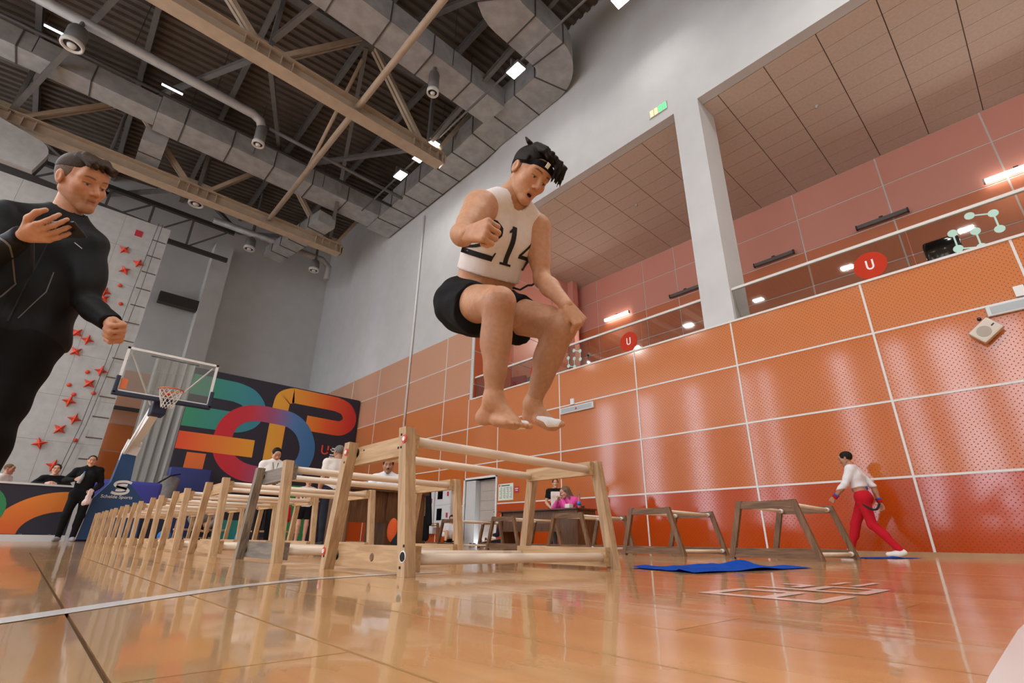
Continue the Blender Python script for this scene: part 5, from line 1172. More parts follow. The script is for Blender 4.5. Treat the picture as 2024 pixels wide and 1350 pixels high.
# vest
Q = [inflate(p, .011) for p in P if p['tag'] == 'torso']+[inflate(p, .012) for p in P if p['tag'] == 'shoulder' and p['t'] == 'c']
nkf = J['neck']+fw*.03
clips = [(J['pelvis']+up*.135, -up), lambda X: .068-np.sqrt((((X-(nkf+up*.04))*A(1, 1, .9))**2).sum(-1)), (J['neck']+up*.05, up)]
mid = (J['rs']+J['ls'])/2
for sg in (1, -1):
    clips.append(lambda X, sg=sg: ((X-mid)@left)*sg-.158-.05*np.clip(-((X-mid)@up)/.22, 0, 2)+0.0)
def wr(V):
    h = (V-J['pelvis'])@up; a = (V-J['pelvis'])@left
    return V+fw*(0.004*np.sin(a*60+h*18)*np.clip((.32-h)/.2, 0, 1))[:, None]
V, F = sdf_mesh(Q, .0065, clips, disp=wr); vest = put('vest', fig_mesh('vest', [(V, F, (222, 214, 208))]), 'cloth', root)
bv = bvh_of(vest); cc = J['neck']-up*.185-left*.012
dig = {'2': [([(-.24, .20), (-.22, .34), (-.08, .45), (.08, .44), (.2, .33), (.2, .2), (.08, .02), (-.12, -.2), (-.27, -.36)], [.15, .07, .08, .12, .17, .17, .12, .08, .06]), ([(-.29, -.43), (.28, -.43)], [.14, .14]), ([(.26, -.5), (.30, -.26)], [.05, .04])],
       '1': [([(0, .5), (0, -.5)], [.17, .17]), ([(-.02, .43), (-.2, .33)], [.10, .05]), ([(-.2, -.47), (.2, -.47)], [.06, .06])],
       '4': [([(.1, .48), (-.3, -.14)], [.06, .07]), ([(-.33, -.17), (.32, -.17)], [.1, .1]), ([(.12, .5), (.12, -.5)], [.17, .17]), ([(-.04, -.47), (.28, -.47)], [.05, .05])]}
mat('number_black', (22, 22, 24), 0.8)
for i, ch in enumerate('214'):
    ox = (-.125, 0.0, .115)[i]; hs = .175
    rb = [([(p[0]*hs+ox, p[1]*hs) for p in pts], [w*hs for w in ws]) for pts, ws in dig[ch]]
    ribbon_wrap(root, 'number', rb, Vector(cc), Vector(left), Vector(up), Vector(fw), bv, 'number_black', .0025)
# shorts
Q = [cone(J[q+'h'], J[q+'h']+(J[q+'k']-J[q+'h'])*.46, .112, .098, k=.04) for q in ('r', 'l')]+[inflate(p, .02) for p in P if p['tag'] == 'torso'][:2]+[cone(J['pelvis'], J['pelvis']+up*.08, .11, .104, k=.05), cone(J['pelvis']-up*.05-fw*.03, J['pelvis']-fw*.02, .115, .11, k=.05)]
for q in ('r', 'l'): Q.append(cone(J[q+'h']+(J[q+'k']-J[q+'h'])*.25-A(0, 0, .03), J[q+'h']+(J[q+'k']-J[q+'h'])*.42-A(0, 0, .04), .1, .098, k=.04))
clips = [(J['pelvis']+up*.105, up)]
for q in ('r', 'l'):
    E = J[q+'h']+(J[q+'k']-J[q+'h'])*.44; dd = nrm(J[q+'k']-J[q+'h']); clips.append(lambda X, E=E, dd=dd: np.where(np.sqrt(((X-E)**2).sum(-1)) < .17, (X-E)@dd, -1))
V, F = sdf_mesh(Q, .0075, clips, disp=lambda V: V+0.003*np.stack([np.sin(V[:, 2]*70+V[:, 0]*40), np.sin(V[:, 0]*60), np.sin(V[:, 1]*55+V[:, 0]*50)], 1)); put('shorts', fig_mesh('shorts', [(V, F, (24, 24, 25))]), 'cloth', root)
cs = J['pelvis']+up*.12+fw*.12+left*.06
MB().tube([cs, cs+left*.03+fw*.02, cs+left*.06+up*.03+fw*.03, cs+left*.085+up*.035+fw*.03, cs+left*.10+up*.05+fw*.03], .005, 6).build('drawstring', 'number_black', root, True)
# headband and hair
hb = [ell(A(0, -.018, .035), A(.0805, .1005, .0905), k=.02), ell(A(0, .075, .055), A(.055, .0268, .034), k=.03)]
V, F = sdf_mesh(hb, .003, [lambda X: np.abs((X[..., 2]-.062)-.30*(X[..., 1]-.08))-.017]); put('headband', fig_mesh('headband', [(place(V, HR, J['head']), F, (18, 18, 20))]), 'cloth', root)
lg = A(.016, .1015, .072)
MB().box(-.009, .009, -.002, .002, -.012, .012).build('headband_emblem', 'white_print', root, loc=tuple(float(v) for v in (J['head']+HR@lg)), rot=Matrix(HR.tolist()).to_euler())
rs_ = np.random.RandomState(5); Q = [ell(A(0, -.022, .052), A(.084, .1, .085), k=.012)]
for i in range(120):
    a = rs_.uniform(-1.35, 1.35); x0 = math.sin(a)*.06; b0 = A(x0, .035+rs_.uniform(-.05, .015), .118+rs_.uniform(-.012, .012)); m0 = A(x0*1.15+rs_.uniform(-.01, .01), .105+rs_.uniform(-.02, .015), .108+rs_.uniform(-.02, .012)); e0 = A(x0*1.2+rs_.uniform(-.015, .015), .128+rs_.uniform(-.02, .012), .045+rs_.uniform(-.02, .035))
    if x0 > -.012: m0 = A(x0*1.1, .085+rs_.uniform(-.02, .01), .118+rs_.uniform(-.01, .01)); e0 = A(x0*1.15-.02, .102+rs_.uniform(-.01, .01), .098+rs_.uniform(-.008, .012))
    Q += [cone(b0, m0, .010, .0075, k=.003), cone(m0, e0, .0072, .0026, k=.002)]
for i in range(6):
    x0 = rs_.uniform(-.07, .07); b0 = A(x0, -.05, .12); Q += [cone(b0, b0+A(rs_.uniform(-.02, .02), -.03+rs_.uniform(-.02, .03), .010), .010, .004, k=.005)]
for i in range(14): a = rs_.uniform(.6, 1.0); Q += [cone(A(.078, .03-.07*i/14, .06), A(.084, .045-.07*i/14, .018+rs_.uniform(-.01, .012)), .009, .004, k=.004)]
for i in range(0): Q.append(cone(A(rs_.uniform(-.04, .05), -.05, .122), A(rs_.uniform(-.03, .07), -.1+rs_.uniform(-.015, .01), .108+rs_.uniform(-.012, .012)), .009, .003, k=.003))
def hc(X):
    th = .03+.2*X[..., 1]+.055*np.clip((X[..., 1]-.045)/.015, 0, 1)
    return np.where((X[..., 1] < .088), -(X[..., 2]-th)*.9, -1)
V, F = sdf_mesh(Q, .0034, [hc]); put('hair', fig_mesh('hair', [(place(V, HR, J['head']), F, (30, 22, 19))]), 'hair_mat', root)
V, F = sdf_mesh([ell(A(0, -.02, .03), A(.0778, .0975, .087), k=.01)], .004, [lambda X: np.maximum(X[..., 2]-.05, np.maximum(X[..., 1]-.012, -X[..., 2]-.055+.25*X[..., 1]))]); put('shaved_sides', fig_mesh('shaved', [(place(V, HR, J['head']), F, (84, 68, 58))]), 'hair_mat', root)
# white tape on the big toes
for i, (hl_, ball, tip) in enumerate((RF, LF)):
    inn = nrm((A(.8, .45, .05), A(-.8, -.45, .1))[i]); dd = nrm(tip-ball); kn = ball+inn*.034
    V, F = sdf_mesh([cone(kn-dd*.004, kn+dd*.034, .0185, .0165, k=.01), cone(kn+A(0, 0, .006), kn-dd*.055+A(0, 0, .026)-inn*.012, .0165, .012, k=.01)], .0035); put('toe_tape', fig_mesh('tape', [(V, F, (236, 236, 236))]), 'cloth', root)

# ------------------------------------------------------------------ the coach
cj = dict(pelvis=(-.245, 2.68, .868), neck=(-.222, 2.66, 1.375), head=(-.212, 2.612, 1.562), rs=(-.375, 2.60, 1.285), ls=(-.112, 2.60, 1.275), re=(-.395, 2.50, 1.01), rw=(-.262, 2.235, 1.083), le=(-.045, 2.555, 1.01), lw=(.047, 2.39, .892),
          rh=(-.33, 2.68, .84), lh=(-.165, 2.67, .84), rk=(-.36, 2.70, .46), lk=(-.185, 2.68, .46), ra=(-.36, 2.74, .085), la=(-.19, 2.76, .085), rt=(-.37, 2.58, .03), lt=(-.17, 2.60, .03), hf=(0.607, -0.720, -0.336), hu=(-0.02, -0.44, 0.897))
cj = {k: np.array(v) for k, v in cj.items()}
root = thing('person', 'coach in black tracksuit holding a phone at left edge', 'person', (-.27, 2.7, 0)); o = A(-.27, 2.7, 0)
J = {k: (v-o if k not in ('hf', 'hu') else v) for k, v in cj.items()}; CSK = (196, 142, 108)
P = body_prims(J, .95, .78); up = nrm(J['neck']-J['pelvis']); left = nrm(J['ls']-J['rs']); fw = np.cross(left, up)
V, F = sdf_mesh(P, .009); parts = [(V, F, CSK)]
HR = frame(J['hf'], J['hu']); HV, HF = sdf_mesh(head_prims(1, .0, .003), .0026); parts.append((place(HV, HR, J['head']), HF, head_color(HV, CSK, (78, 58, 42), stub=(128, 96, 74), lips=(164, 106, 88), eye=(60, 50, 44), lid=.003)))
V, F = sdf_mesh(hand_prims(J['rw'], Rv*.97+Uv*.1-Fv*.18, Fv*.75+Uv*.62, 1, 'hold', .95), .0032); parts.append((V, F, CSK))
V, F = sdf_mesh(hand_prims(J['lw'], nrm(J['lw']-J['le']), -left*.8-fw*.2, -1, 'fist', 1.08), .0032); parts.append((V, F, CSK))
put('body', fig_mesh('coach_body', parts), 'skin', root)
Q = [inflate(p, .02) for p in P if p['tag'] in ('torso', 'shoulder')]+[inflate(p, .013) for p in P if p['tag'] in ('uarm', 'farm')]
Q += [cone(J['rs'], J['rs']+(J['re']-J['rs'])*.6, .056, .054, k=.04), cone(J['ls'], J['ls']+(J['le']-J['ls'])*.7, .054, .053, k=.04), cone(J['neck']-up*.16+left*.07, J['pelvis']+left*.095, .088, .09, k=.05), cone(J['neck']-up*.16-left*.07, J['pelvis']-left*.095, .088, .09, k=.05), cone(J['neck']-up*.02, J['neck']+up*.03+fw*.005, .072, .066, k=.02)]
clips = [(J['pelvis']-up*.035, -up), lambda X: .066-np.sqrt((((X-(J['neck']+up*.085+fw*.03)))**2).sum(-1))]
for q in ('r', 'l'):
    E = J[q+'w']-nrm(J[q+'w']-J[q+'e'])*.005; dd = nrm(J[q+'w']-J[q+'e']); clips.append(lambda X, E=E, dd=dd: np.where(np.sqrt(((X-E)**2).sum(-1)) < .09, (X-E)@dd, -1))
def wr(V): return V+0.004*np.stack([np.sin(V[:, 2]*38+V[:, 0]*30), np.sin(V[:, 0]*46+V[:, 2]*21), np.sin(V[:, 1]*40+V[:, 0]*25)], 1)
V, F = sdf_mesh(Q, .0085, clips, disp=wr); jk = put('jacket', fig_mesh('jacket', [(V, F, (20, 20, 21))]), 'cloth_smooth', root)
bj = bvh_of(jk); mat('piping_grey', (92, 88, 84), 0.4); mat('logo_white', (190, 190, 188), 0.6); cc = J['neck']-up*.25
for rb, m, nm in (([([(.075, .13), (.105, .112)], [.003, .003])], 'logo_white', 'chest_logo'), ([([(-.13, -.02), (-.05, -.07), (-.03, -.10), (-.05, -.16), (-.075, -.215)], [.005]*5)], 'piping_grey', 'pocket_piping'), ([([(.055, -.01), (.06, -.10), (.045, -.15), (.02, -.23)], [.004]*4)], 'piping_grey', 'pocket_piping'), ([([(0, .2), (-.002, .0), (-.004, -.25)], [.006]*3)], 'number_black', 'zip')):
    ribbon_wrap(root, nm, rb, Vector(cc), Vector(left), Vector(up), Vector(fw), bj, m, .0015)
Q = [inflate(p, .03) for p in P if p['tag'] in ('thigh', 'knee')]+[inflate(p, .032) for p in P if p['tag'] == 'shin']+[inflate(p, .014) for p in P if p['tag'] == 'torso'][:2]
V, F = sdf_mesh(Q, .0095, [(J['pelvis']+up*.06, up), (A(0, 0, .06), A(0, 0, -1))], disp=wr); put('trousers', fig_mesh('trousers', [(V, F, (17, 17, 18))]), 'cloth', root)
for q in ('r', 'l'):
    V, F = sdf_mesh(shoe_prims(J[q+'a'], J[q+'t']), .008); put('shoe', fig_mesh('shoe', [(V, F, (30, 30, 32))]), 'cloth_smooth', root)
rs_ = np.random.RandomState(9); Q = [ell(A(0, -.022, .047), A(.0785, .1005, .088), k=.012)]
for i in range(46):
    a = rs_.uniform(-1.1, 1.1); x0 = math.sin(a)*.055; b0 = A(x0, .05+rs_.uniform(-.05, .01), .118+rs_.uniform(-.008, .006)); Q.append(cone(b0, A(x0*1.15, .098+rs_.uniform(-.012, .014), .094+rs_.uniform(-.02, .012)), .013, .006, k=.008))
V, F = sdf_mesh(Q, .0034, [lambda X: np.where(X[..., 1] < .07, -(X[..., 2]-(.052+.16*X[..., 1])), -(X[..., 2]-.064))]); put('hair', fig_mesh('hair', [(place(V, HR, J['head']), F, (60, 45, 34))]), 'hair_mat', root)
V, F = sdf_mesh([ell(A(0, -.02, .035), A(.0782, .0985, .0875), k=.01)], .004, [lambda X: np.maximum(X[..., 2]-.075, np.maximum(X[..., 1]-.03+.5*np.maximum(-X[..., 2]+.03, 0), -X[..., 2]-.05+.3*X[..., 1]))]); put('short_sides', fig_mesh('sides', [(place(V, HR, J['head']), F, (104, 84, 68))]), 'hair_mat', root)
ph = thing('phone', 'black phone held in the coach\'s right hand', 'phone', tuple(float(v) for v in (cj['rw']+Rv*.105+Uv*.028+Fv*.035))); ph.rotation_euler = Matrix(np.stack([nrm(Rv), nrm(np.cross(Uv*.6+Fv*.5, Rv)), nrm(Uv*.6+Fv*.5)], 1).tolist()).to_euler()
MB().bevbox(-.05, .06, -.035, .035, -.004, .004, .003).build('case', 'black_plastic', ph); MB().box(-.046, .056, -.031, .031, .004, .0045).build('screen', 'black_gloss', ph); MB().lathe([(.006, 0), (.006, .002)], (-.035, .018, -.004), (0, 0, -1), 12).build('lens', 'chrome', ph)
# ------------------------------------------------------------------ other people
BK = (22, 22, 24)
def band(root, name, c, u, r, h, col, m='cloth'):
    u = nrm(u); V, F = sdf_mesh([cone(c-u*h*.3, c+u*h*.3, r, r, k=.02)], .009, [(c+u*h/2, u), (c-u*h/2, -u)]); return put(name, fig_mesh(name, [(V, F, col)]), m, root)
# walking boy
J, s = stand(9.55, 2.22, 180, 1.62, pelvis=(0, 0, .93), neck=(0, .06, 1.42), head=(0, .12, 1.57), rs=(.17, .05, 1.37), ls=(-.17, .05, 1.37), rk=(.09, .22, .5), ra=(.09, .37, .10), rt=(.1, .53, .05), lk=(-.09, -.06, .48), la=(-.09, -.35, .10), lt=(-.1, -.18, .03), lh=(-.09, -.01, .91), rh=(.09, .01, .91), le=(-.23, .16, 1.13), lw=(-.2, .37, .92), re=(.2, -.14, 1.10), rw=(.2, -.18, .84), hf=(0, 1, -.25))
w = person('boy in white jacket and red trousers walking along the wall', J, s, skin=(176, 124, 94), top=(226, 222, 224), bottom=(186, 26, 40), shoes=(224, 222, 218), hair=('short', (34, 26, 22)), hand=('loose', 'fist'), hem=.14)
jl = w['J']; band(w['root'], 'waistband', jl['pelvis']+w['up']*.12, w['up'], .112, .05, (40, 92, 190))
for q in ('r', 'l'): d = nrm(jl[q+'w']-jl[q+'e']); band(w['root'], 'cuff', jl[q+'w']-d*.02, d, .04, .05, (176, 30, 44)); band(w['root'], 'cuff_edge', jl[q+'w']-d*.055, d, .044, .025, (60, 92, 190))
wc = jl['pelvis']; lf = nrm(jl['ls']-jl['rs'])
MB().tube(smooth_path([tuple(wc+lf*.11+A(0, .06, .06)), tuple(wc+lf*.15+A(0, .02, -.08)), tuple(wc+lf*.17+A(0, -.10, -.19)), tuple(wc+lf*.17+A(0, -.18, -.20)), tuple(jl['lw']*0+wc+lf*.12+A(0, -.22, -.12))]), .016, 8).build('strap', 'number_black', w['root'], True)
mat('print_grey', (120, 112, 120), 0.8)
# standing boy by the far desk
J, s = stand(9.39, 8.58, -48, 1.6, re=(.25, .02, 1.12), rw=(.1, .2, .95), le=(-.25, .02, 1.12), lw=(-.08, .2, .93), hf=(-.1, 1, -.05))
b = person('boy in black shirt and white bib standing by the far desk', J, s, .92, skin=(206, 156, 128), top=BK, bottom=BK, hair=('short', (52, 38, 30)), sleeves='short')
jl = b['J']; up = b['up']; lf = nrm(jl['ls']-jl['rs']); P = [inflate(p, .024) for p in b['P'] if p['tag'] == 'torso']
V, F = sdf_mesh(P, .011, [(jl['pelvis']+up*.03, -up), (jl['neck']-up*.05, up)]+[(lambda X, g=g: ((X-jl['neck'])@lf)*g-.115) for g in (1, -1)]); put('bib', fig_mesh('bib', [(V, F, (222, 206, 198))]), 'cloth', b['root'])
# woman in pink
J, s = sit(8.82, 7.62, -90, .46, rw=(.05, .36, .98), lw=(-.05, .34, .99), re=(.2, .34, .80), le=(-.2, .34, .80), hf=(.45, 1, -.45), neck=(0, .1, 1.04), head=(0, .17, 1.17))
person('long-haired woman in pink jacket sitting at the far desk', J, s, .95, skin=(208, 158, 132), top=(222, 84, 158), bottom=(122, 126, 132), shoes=(190, 150, 190), hair=('long', (122, 98, 78)), collar=True)
# man in white jacket at the near desk
J, s = sit(4.0, 7.22, -29, .46, hf=(0, 1, -.1), rw=(.1, .33, .80), lw=(-.14, .33, .80), re=(.25, .16, .82), le=(-.25, .16, .82))
m_ = person('moustached man in white and blue jacket at the near desk', J, s, 1.08, skin=(172, 122, 92), top=(222, 224, 228), bottom=(40, 42, 52), hair=('short', (24, 22, 22)), stub=(60, 44, 36), collar=True)
jl = m_['J']; band(m_['root'], 'collar', jl['neck']+m_['up']*.045, m_['up'], .074, .02, (52, 88, 178)); mh = m_['HR']@A(0, .094, -.05)+jl['head']
V, F = sdf_mesh([cone(A(-.02, .09, -.052), A(0, .097, -.046), .005, .006, k=.004), cone(A(.02, .09, -.052), A(0, .097, -.046), .005, .006, k=.004)], .0035); put('moustache', fig_mesh('moustache', [(place(V, m_['HR'], jl['head']), F, (40, 32, 28))]), 'hair_mat', m_['root'])
# standing officials
J, s = stand(3.95, 9.0, 175, 1.75, hf=(-.2, 1, -.2), rw=(.22, .16, .95), lw=(-.26, .02, .87))
person('grey-haired man in white short-sleeved shirt seen from behind', J, s, 1.1, skin=(176, 126, 98), top=(222, 214, 206), bottom=(36, 40, 48), hair=('short', (120, 116, 112)), sleeves='short', hem=-.06)
J, s = stand(3.23, 10.2, -8, 1.75, hf=(-.1, 1, -.55), re=(.24, .0, 1.15), rw=(.06, .24, 1.03), le=(-.24, .0, 1.15), lw=(-.05, .24, 1.02), hu=(0, .45, 1))
p_ = person('man in white shirt looking down at a phone before the banner', J, s, 1.08, skin=(196, 146, 112), top=(224, 218, 212), bottom=(20, 20, 22), hair=('short', (18, 17, 18)), hem=.0, collar=True)
jl = p_['J']; fwd_ = np.cross(nrm(jl['ls']-jl['rs']), p_['up']); MB().tube([tuple(jl['neck']+A(-.05, 0, 0)+fwd_*.10), tuple(jl['neck']-p_['up']*.25+fwd_*.15), tuple(jl['neck']+A(.05, 0, 0)+fwd_*.10)], .006, 6).build('lanyard', 'number_black', p_['root'])
q = cj = J['rw']*.5+J['lw']*.5
t = thing('phone', 'dark phone in the hands of the man before the banner', 'phone', tuple(float(v) for v in q+A(0, -.11, .03))); MB().bevbox(-.035, .035, -.07, .07, -.005, .005, .003).build('case', 'black_plastic', t); MB().box(-.031, .031, -.065, .065, .005, .006).build('screen', 'black_gloss', t)
J, s = stand(4.6, 11.9, -15, 1.45, rw=(.24, .08, .88))
c_ = person('child in white 195 bib and black shorts behind the hurdles', J, s, .95, skin=(206, 156, 128), top=(216, 204, 196), bottom=BK, legs='short', sleeves='none', shoes=(200, 190, 186), hair=('short', (30, 24, 22)), hem=-.02)
jl = c_['J']; up = c_['up']; lf = nrm(jl['ls']-jl['rs']); fw = np.cross(lf, up); bv = bvh_of(c_['top'])
n9 = [([(.2, .1), (.1, -.02), (-.1, -.02), (-.2, .12), (-.18, .35), (0, .46), (.18, .35), (.2, .1), (.12, -.25), (-.1, -.48)], [.1, .08, .1, .15, .15, .08, .15, .16, .1, .08])]
n5 = [([(.2, .46), (-.15, .46), (-.18, .08), (.02, .14), (.18, 0), (.18, -.25), (0, -.46), (-.2, -.4)], [.12, .08, .07, .1, .16, .15, .08, .1])]
for i, g in enumerate((dig['1'], n9, n5)):
    ribbon_wrap(c_['root'], 'number', [([(p[0]*.13+(-.085, 0, .085)[i], p[1]*.13) for p in pts], [w*.13 for w in ws]) for pts, ws in g], Vector(jl['pelvis']+up*.16), Vector(lf), Vector(up), Vector(fw), bv, 'number_black', .003)
# seated people behind the row
def bench(lab, x, y, L, rz=0, hb=.3):
    t = thing('bench', lab, 'bench', (x, y, 0), rz); MB().bevbox(-L/2, L/2, -.15, .15, hb-.04, hb, .01).build('seat', 'birch_h', t)
    for sx in (-1, 1): MB().box(sx*(L/2-.1)-.02, sx*(L/2-.1)+.02, -.13, .13, 0, hb-.04).build('leg', 'chrome', t)
    MB().box(-L/2+.1, L/2-.1, -.02, .02, .1, .13).build('stretcher', 'chrome', t)
bench('low bench under the person in the red jacket', 4.75, 13.95, 1.1); bench('low bench under the person in the white cap', 3.0, 13.75, 1.0)
J, s = sit(4.75, 13.9, -20, .3, hf=(0, 1, -.5)); person('person in red jacket sitting behind the hurdles', J, s, skin=SK, top=(182, 30, 34), bottom=BK, hair=('short', (28, 22, 20)), shoes=(176, 60, 40))
J, s = sit(3.0, 13.7, -10, .3, neck=(0, .22, .72), head=(0, .36, .80), rs=(.18, .2, .68), ls=(-.18, .2, .68), re=(.25, .4, .5), le=(-.25, .4, .5), rw=(.12, .52, .32), lw=(-.12, .52, .32), hf=(0, .6, -.8), hu=(0, .8, .6))
cp = person('person in white cap bending forward behind the hurdles', J, s, skin=SK, top=(120, 112, 108), bottom=BK, hair=('none', (30, 26, 24)), shoes=(30, 30, 32))
V, F = sdf_mesh([ell(A(0, -.018, .045), A(.086, .106, .09), k=.01), ell(A(0, .1, .045), A(.06, .06, .01), k=.015)], .007, [(A(0, 0, .03), A(0, 0, -1))]); put('cap', fig_mesh('cap', [(place(V, cp['HR'], cp['J']['head']), F, (222, 222, 222))]), 'cloth', cp['root'])
J, s = sit(2.75, 19.6, 0, .12, rk=(.2, .4, .45), lk=(-.2, .4, .42), ra=(.15, .55, .09), la=(-.15, .6, .09), rt=(.16, .7, .03), lt=(-.16, .75, .03)); person('person in teal jacket sitting on the floor by the mats', J, s, skin=SK, top=(30, 96, 112), bottom=(60, 64, 84), hair=('short', (30, 24, 22)), shoes=(140, 140, 144))
# people at the left
J, s = stand(0.77, 14.7, -10, 1.8, rs=(.2, 0, 1.39), ls=(-.18, 0, 1.43), re=(.33, .1, 1.18), rw=(.14, .3, 1.2), le=(-.27, -.02, 1.15), lw=(-.2, .24, 1.0), rk=(.14, .05, .5), ra=(.16, -.04, .085), la=(-.08, .02, .085), rt=(.2, .13, .03), lt=(-.12, .19, .03), hf=(-.15, 1, -.08))
g = person('man in black tracksuit holding bottle and cloth by the barrier', J, s, 1.02, skin=(194, 142, 110), top=BK, bottom=(18, 18, 19), shoes=(150, 150, 152), hair=('buzz', (40, 32, 28)), collar=True, hand=('grip', 'grip'))
gj = J; mat('bottle_clear', (150, 156, 160), 0.15); mat('bottle_blue', (60, 140, 196), 0.2); mat('cloth_pink', (214, 186, 184), 0.9); mat('bottle_label', (40, 110, 196), 0.5); mat('bottle_red', (190, 90, 90), 0.4)
def bottle(lab, p, sc=1.0, m='bottle_clear', lm='bottle_label', rot=None):
    t = thing('water_bottle', lab, 'bottle', tuple(float(v) for v in p))
    if rot: t.rotation_euler = rot
    MB().lathe([(.028*sc, 0), (.032*sc, .01*sc), (.032*sc, .14*sc), (.02*sc, .18*sc), (.012*sc, .2*sc), (.012*sc, .215*sc)], (0, 0, 0), n=14).build('bottle_body', m, t, True)
    MB().lathe([(.0325*sc, .05*sc), (.0325*sc, .11*sc)], (0, 0, 0), n=14).build('wrap_label', lm, t, True); MB().lathe([(.014*sc, .212*sc), (.014*sc, .235*sc)], (0, 0, 0), n=12).build('cap', 'bottle_label', t); return t
bottle('clear water bottle held by the man in black', gj['rw']+A(.06, -.12, -.08), 1.1, 'bottle_clear', 'bottle_clear', (.1, .2, 0))
V, F = sdf_mesh([cone(A(0, 0, 0), A(.0, 0, -.24), .035, .06, k=.02), cone(A(.03, 0, -.02), A(-.05, .02, -.28), .03, .04, k=.02)], .009, disp=lambda V: V+.005*np.stack([np.sin(V[:, 2]*60), np.sin(V[:, 0]*90), 0*V[:, 0]], 1))
o_ = put('cloth', fig_mesh('cloth', [(V, F, (214, 188, 184))]), 'cloth', loc=tuple(float(v) for v in gj['lw']+A(-.05, -.12, .0))); tag(o_, 'pale pink cloth hanging from the man in black\'s hand', 'cloth')
J, s = stand(0.25, 15.78, -5, 1.68, neck=(0, .1, 1.42), head=(0, .16, 1.58), rs=(.19, .1, 1.36), ls=(-.19, .1, 1.36), re=(.34, .22, 1.20), le=(-.34, .22, 1.20), rw=(.1, .36, 1.235), lw=(-.1, .36, 1.235), hf=(0, 1, -.05))
person('boy in black shirt leaning folded arms on the barrier', J, s, .96, skin=(204, 152, 124), top=BK, bottom=BK, hair=('short', (38, 30, 28)))
J, s = stand(-.63, 17.7, 70, 1.75); person('man in white shirt behind the barrier at far left', J, s, 1.05, skin=(180, 120, 92), top=(222, 214, 210), bottom=(40, 42, 50), hair=('buzz', (110, 84, 62)))
# sitters along the wall
fl = dict(rk=(.12, .36, .38), lk=(-.12, .36, .36), ra=(.12, .62, .09), la=(-.12, .6, .09), rt=(.13, .78, .05), lt=(-.13, .76, .05))
J, s = sit(9.95, 13.55, -40, .03, hf=(0, 1, -.3), **fl); q_ = person('person in white and red jacket sitting under the wall cabinet', J, s, .95, skin=SK, top=(214, 208, 206), bottom=BK, hair=('short', (60, 44, 34)), shoes=(190, 190, 186))
jl = q_['J']
for q in ('r', 'l'): d = nrm(jl[q+'e']-jl[q+'s']); band(q_['root'], 'red_stripe', (jl[q+'s']+jl[q+'e'])/2, d, .064, .12, (184, 34, 36))
J, s = sit(9.75, 10.75, 180, .03, rk=(.12, .5, .12), lk=(-.12, .48, .16), ra=(.1, .9, .09), la=(-.12, .88, .09), rt=(.1, .98, .2), lt=(-.12, .96, .2), rw=(.2, .3, .3), lw=(-.2, .3, .3), hf=(-.3, 1, -.2)); person('person in dark navy jacket sitting on the floor by the door', J, s, .95, skin=SK, top=(30, 32, 48), bottom=(30, 30, 34), hair=('short', (40, 32, 26)), shoes=(70, 74, 84))

# ------------------------------------------------------------------ chairs, coat, bags and small things
def chair(lab, x, y, rz, back=.9, m='dark_h'):
    t = thing('chair', lab, 'chair', (x, y, 0), rz)
    MB().bevbox(-.21, .21, -.21, .21, .41, .45, .01).build('seat', m, t); MB().bevbox(-.21, .21, .19, .22, .55, back, .008).build('backrest', m, t)
    for sx in (-1, 1):
        for sy in (-1, 1): MB().tube([(sx*.19, sy*.19, 0), (sx*.19, sy*.19, .41 if sy < 0 else back-.02)], .014, 8).build('leg', 'dark_steel', t)
    return t
chair('dark chair under the woman in pink', 8.85, 7.62, -math.pi/2); chair('dark chair under the moustached man', 4.02, 7.27, math.radians(-29)); chair('dark chair draped with a black coat', 5.55, 8.75, math.radians(150), 1.0)
V, F = sdf_mesh([cone(A(-.17, 0, .98), A(-.2, .0, .1), .05, .07, k=.08), cone(A(.17, 0, .98), A(.2, 0, .15), .05, .07, k=.08), cone(A(0, .0, 1.02), A(0, .0, .12), .06, .09, k=.1), cone(A(-.2, 0, 1.0), A(.2, 0, 1.0), .045, .045, k=.05), cone(A(.2, -.04, .98), A(.26, -.07, .4), .05, .045, k=.03)], .012, disp=lambda V: V+.01*np.stack([0*V[:, 0], np.sin(V[:, 0]*42), 0*V[:, 0]], 1))
ct = put('coat', fig_mesh('coat', [(V, F, (16, 16, 18))]), 'cloth', loc=(5.47, 8.6, .03), rot=(0, 0, math.radians(150-180)), smooth=True); tag(ct, 'long black coat draped over a chair behind the front hurdle', 'coat')
t = thing('backpack', 'orange and charcoal backpack on the floor by the near desk', 'backpack', (3.62, 6.08, 0), .3)
V, F = sdf_mesh([ell(A(0, 0, .2), A(.13, .10, .2), k=.03), ell(A(0, -.09, .13), A(.1, .05, .1), k=.03)], .009); put('bag', fig_mesh('bag', [(V, F, (42, 46, 50))]), 'cloth', t)
V, F = sdf_mesh([ell(A(-.09, .02, .24), A(.055, .085, .15), k=.03)], .009); put('side_panel', fig_mesh('panel', [(V, F, (196, 84, 40))]), 'cloth', t); MB().tube([(-.03, .03, .38), (0, .03, .44), (.03, .03, .38)], .01, 6).build('handle', 'number_black', t)
bottle('blue-labelled water bottle standing on the far desk', (8.0, 6.68, .76), 1.15, 'bottle_red'); t = thing('paper_cup_box', 'small cream box on the far desk beside the bottle', 'box', (8.0, 6.95, .76)); MB().bevbox(-.06, .06, -.06, .06, 0, .09, .01).build('box', mat('cream_box', (216, 210, 196), .6), t); MB().box(-.05, .05, -.05, .05, .09, .094).build('lid', 'white_print', t)
random.seed(8)
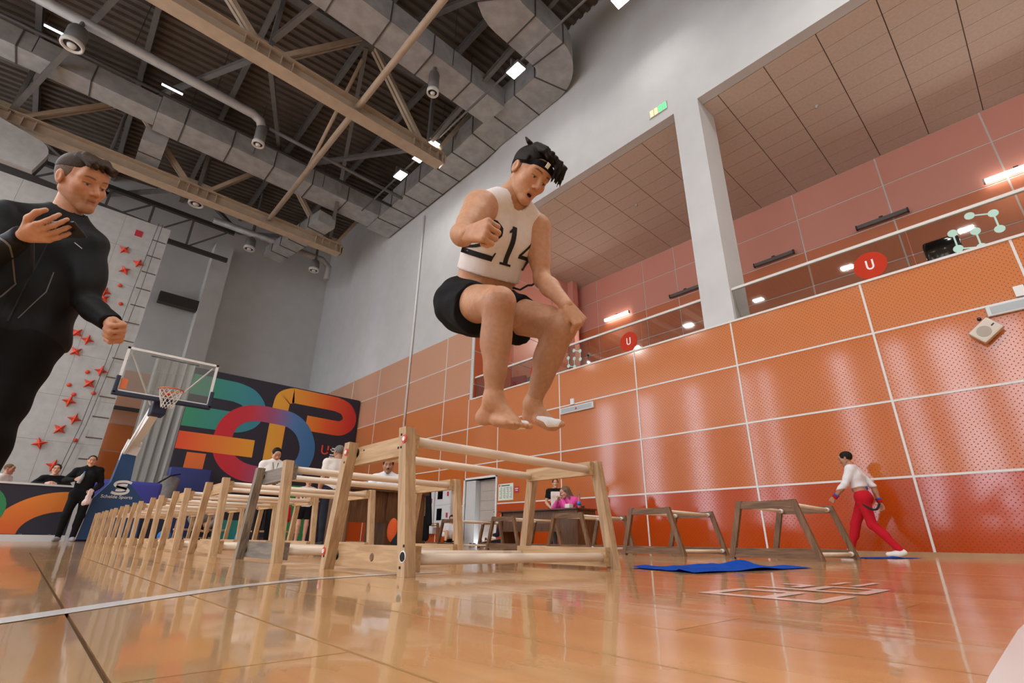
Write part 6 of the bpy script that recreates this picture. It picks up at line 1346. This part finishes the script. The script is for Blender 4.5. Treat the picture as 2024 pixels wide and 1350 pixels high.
for i, (x, y, c) in enumerate(((3.25, 6.6, (200, 150, 40)), (3.42, 6.7, (60, 90, 160)), (3.55, 6.58, (190, 120, 60)))):
    t = thing('stationery', ['yellow stapler on the near desk', 'blue tape roll on the near desk', 'orange pen case on the near desk'][i], 'stationery', (x, y, .76)); mat('stat_%d' % i, c, .5); MB().bevbox(-.05, .05, -.02, .02, 0, .03+.01*i, .006).build('case', 'stat_%d' % i, t); MB().box(-.03, .03, -.012, .012, .03+.01*i, .034+.01*i).build('lid', 'white_print', t)
bottle('blue bottle on the floor behind the white-shirted man\'s feet', (3.3, 11.9, 0), 1.1, 'bottle_blue'); bottle('blue bottle on the floor under the fourth hurdle', (2.55, 13.2, 0), 1.1, 'bottle_blue')
V, F = sdf_mesh([ell(A(0, 0, .13), A(.13, .13, .13), k=.01)], .012); o_ = put('ball', fig_mesh('ball', [(V, F, (44, 120, 190))]), 'cloth_smooth', loc=(2.3, 13.5, 0)); tag(o_, 'blue ball on the floor beside the capped person', 'ball')
for i, (x, y, c, lab) in enumerate(((9.7, 12.05, (60, 62, 70), 'pair of dark sneakers on the floor by the door'), (3.9, 11.3, (190, 60, 40), 'pair of orange red sneakers behind the hurdles'))):
    t = thing('sneakers', lab, 'shoes', (x, y, 0), .4*i+1.2)
    for k in (0, 1):
        V, F = sdf_mesh([cone(A(-.08, k*.11, .04), A(.04, k*.11, .045), .035, .04, k=.02), cone(A(.04, k*.11, .04), A(.15, k*.11, .03), .04, .028, k=.02)], .008); put('sneaker', fig_mesh('sneaker', [(V, F, c)]), 'cloth_smooth', t)
t = thing('yellow_flag', 'small yellow cloth hanging beside the banner edge', 'flag', (6.55, 14.0, 0)); mat('flag_yellow', (214, 150, 36), .8)
MB().poly([(0, 0, 1.62), (.62, 0, 1.62), (.3, 0, 1.15), (0.02, 0, 1.2)], (0, 1, 0), .02).build('cloth', 'flag_yellow', t); MB().tube([(0, .01, 0), (0, .01, 1.7)], .012, 8).build('pole', 'dark_steel', t)
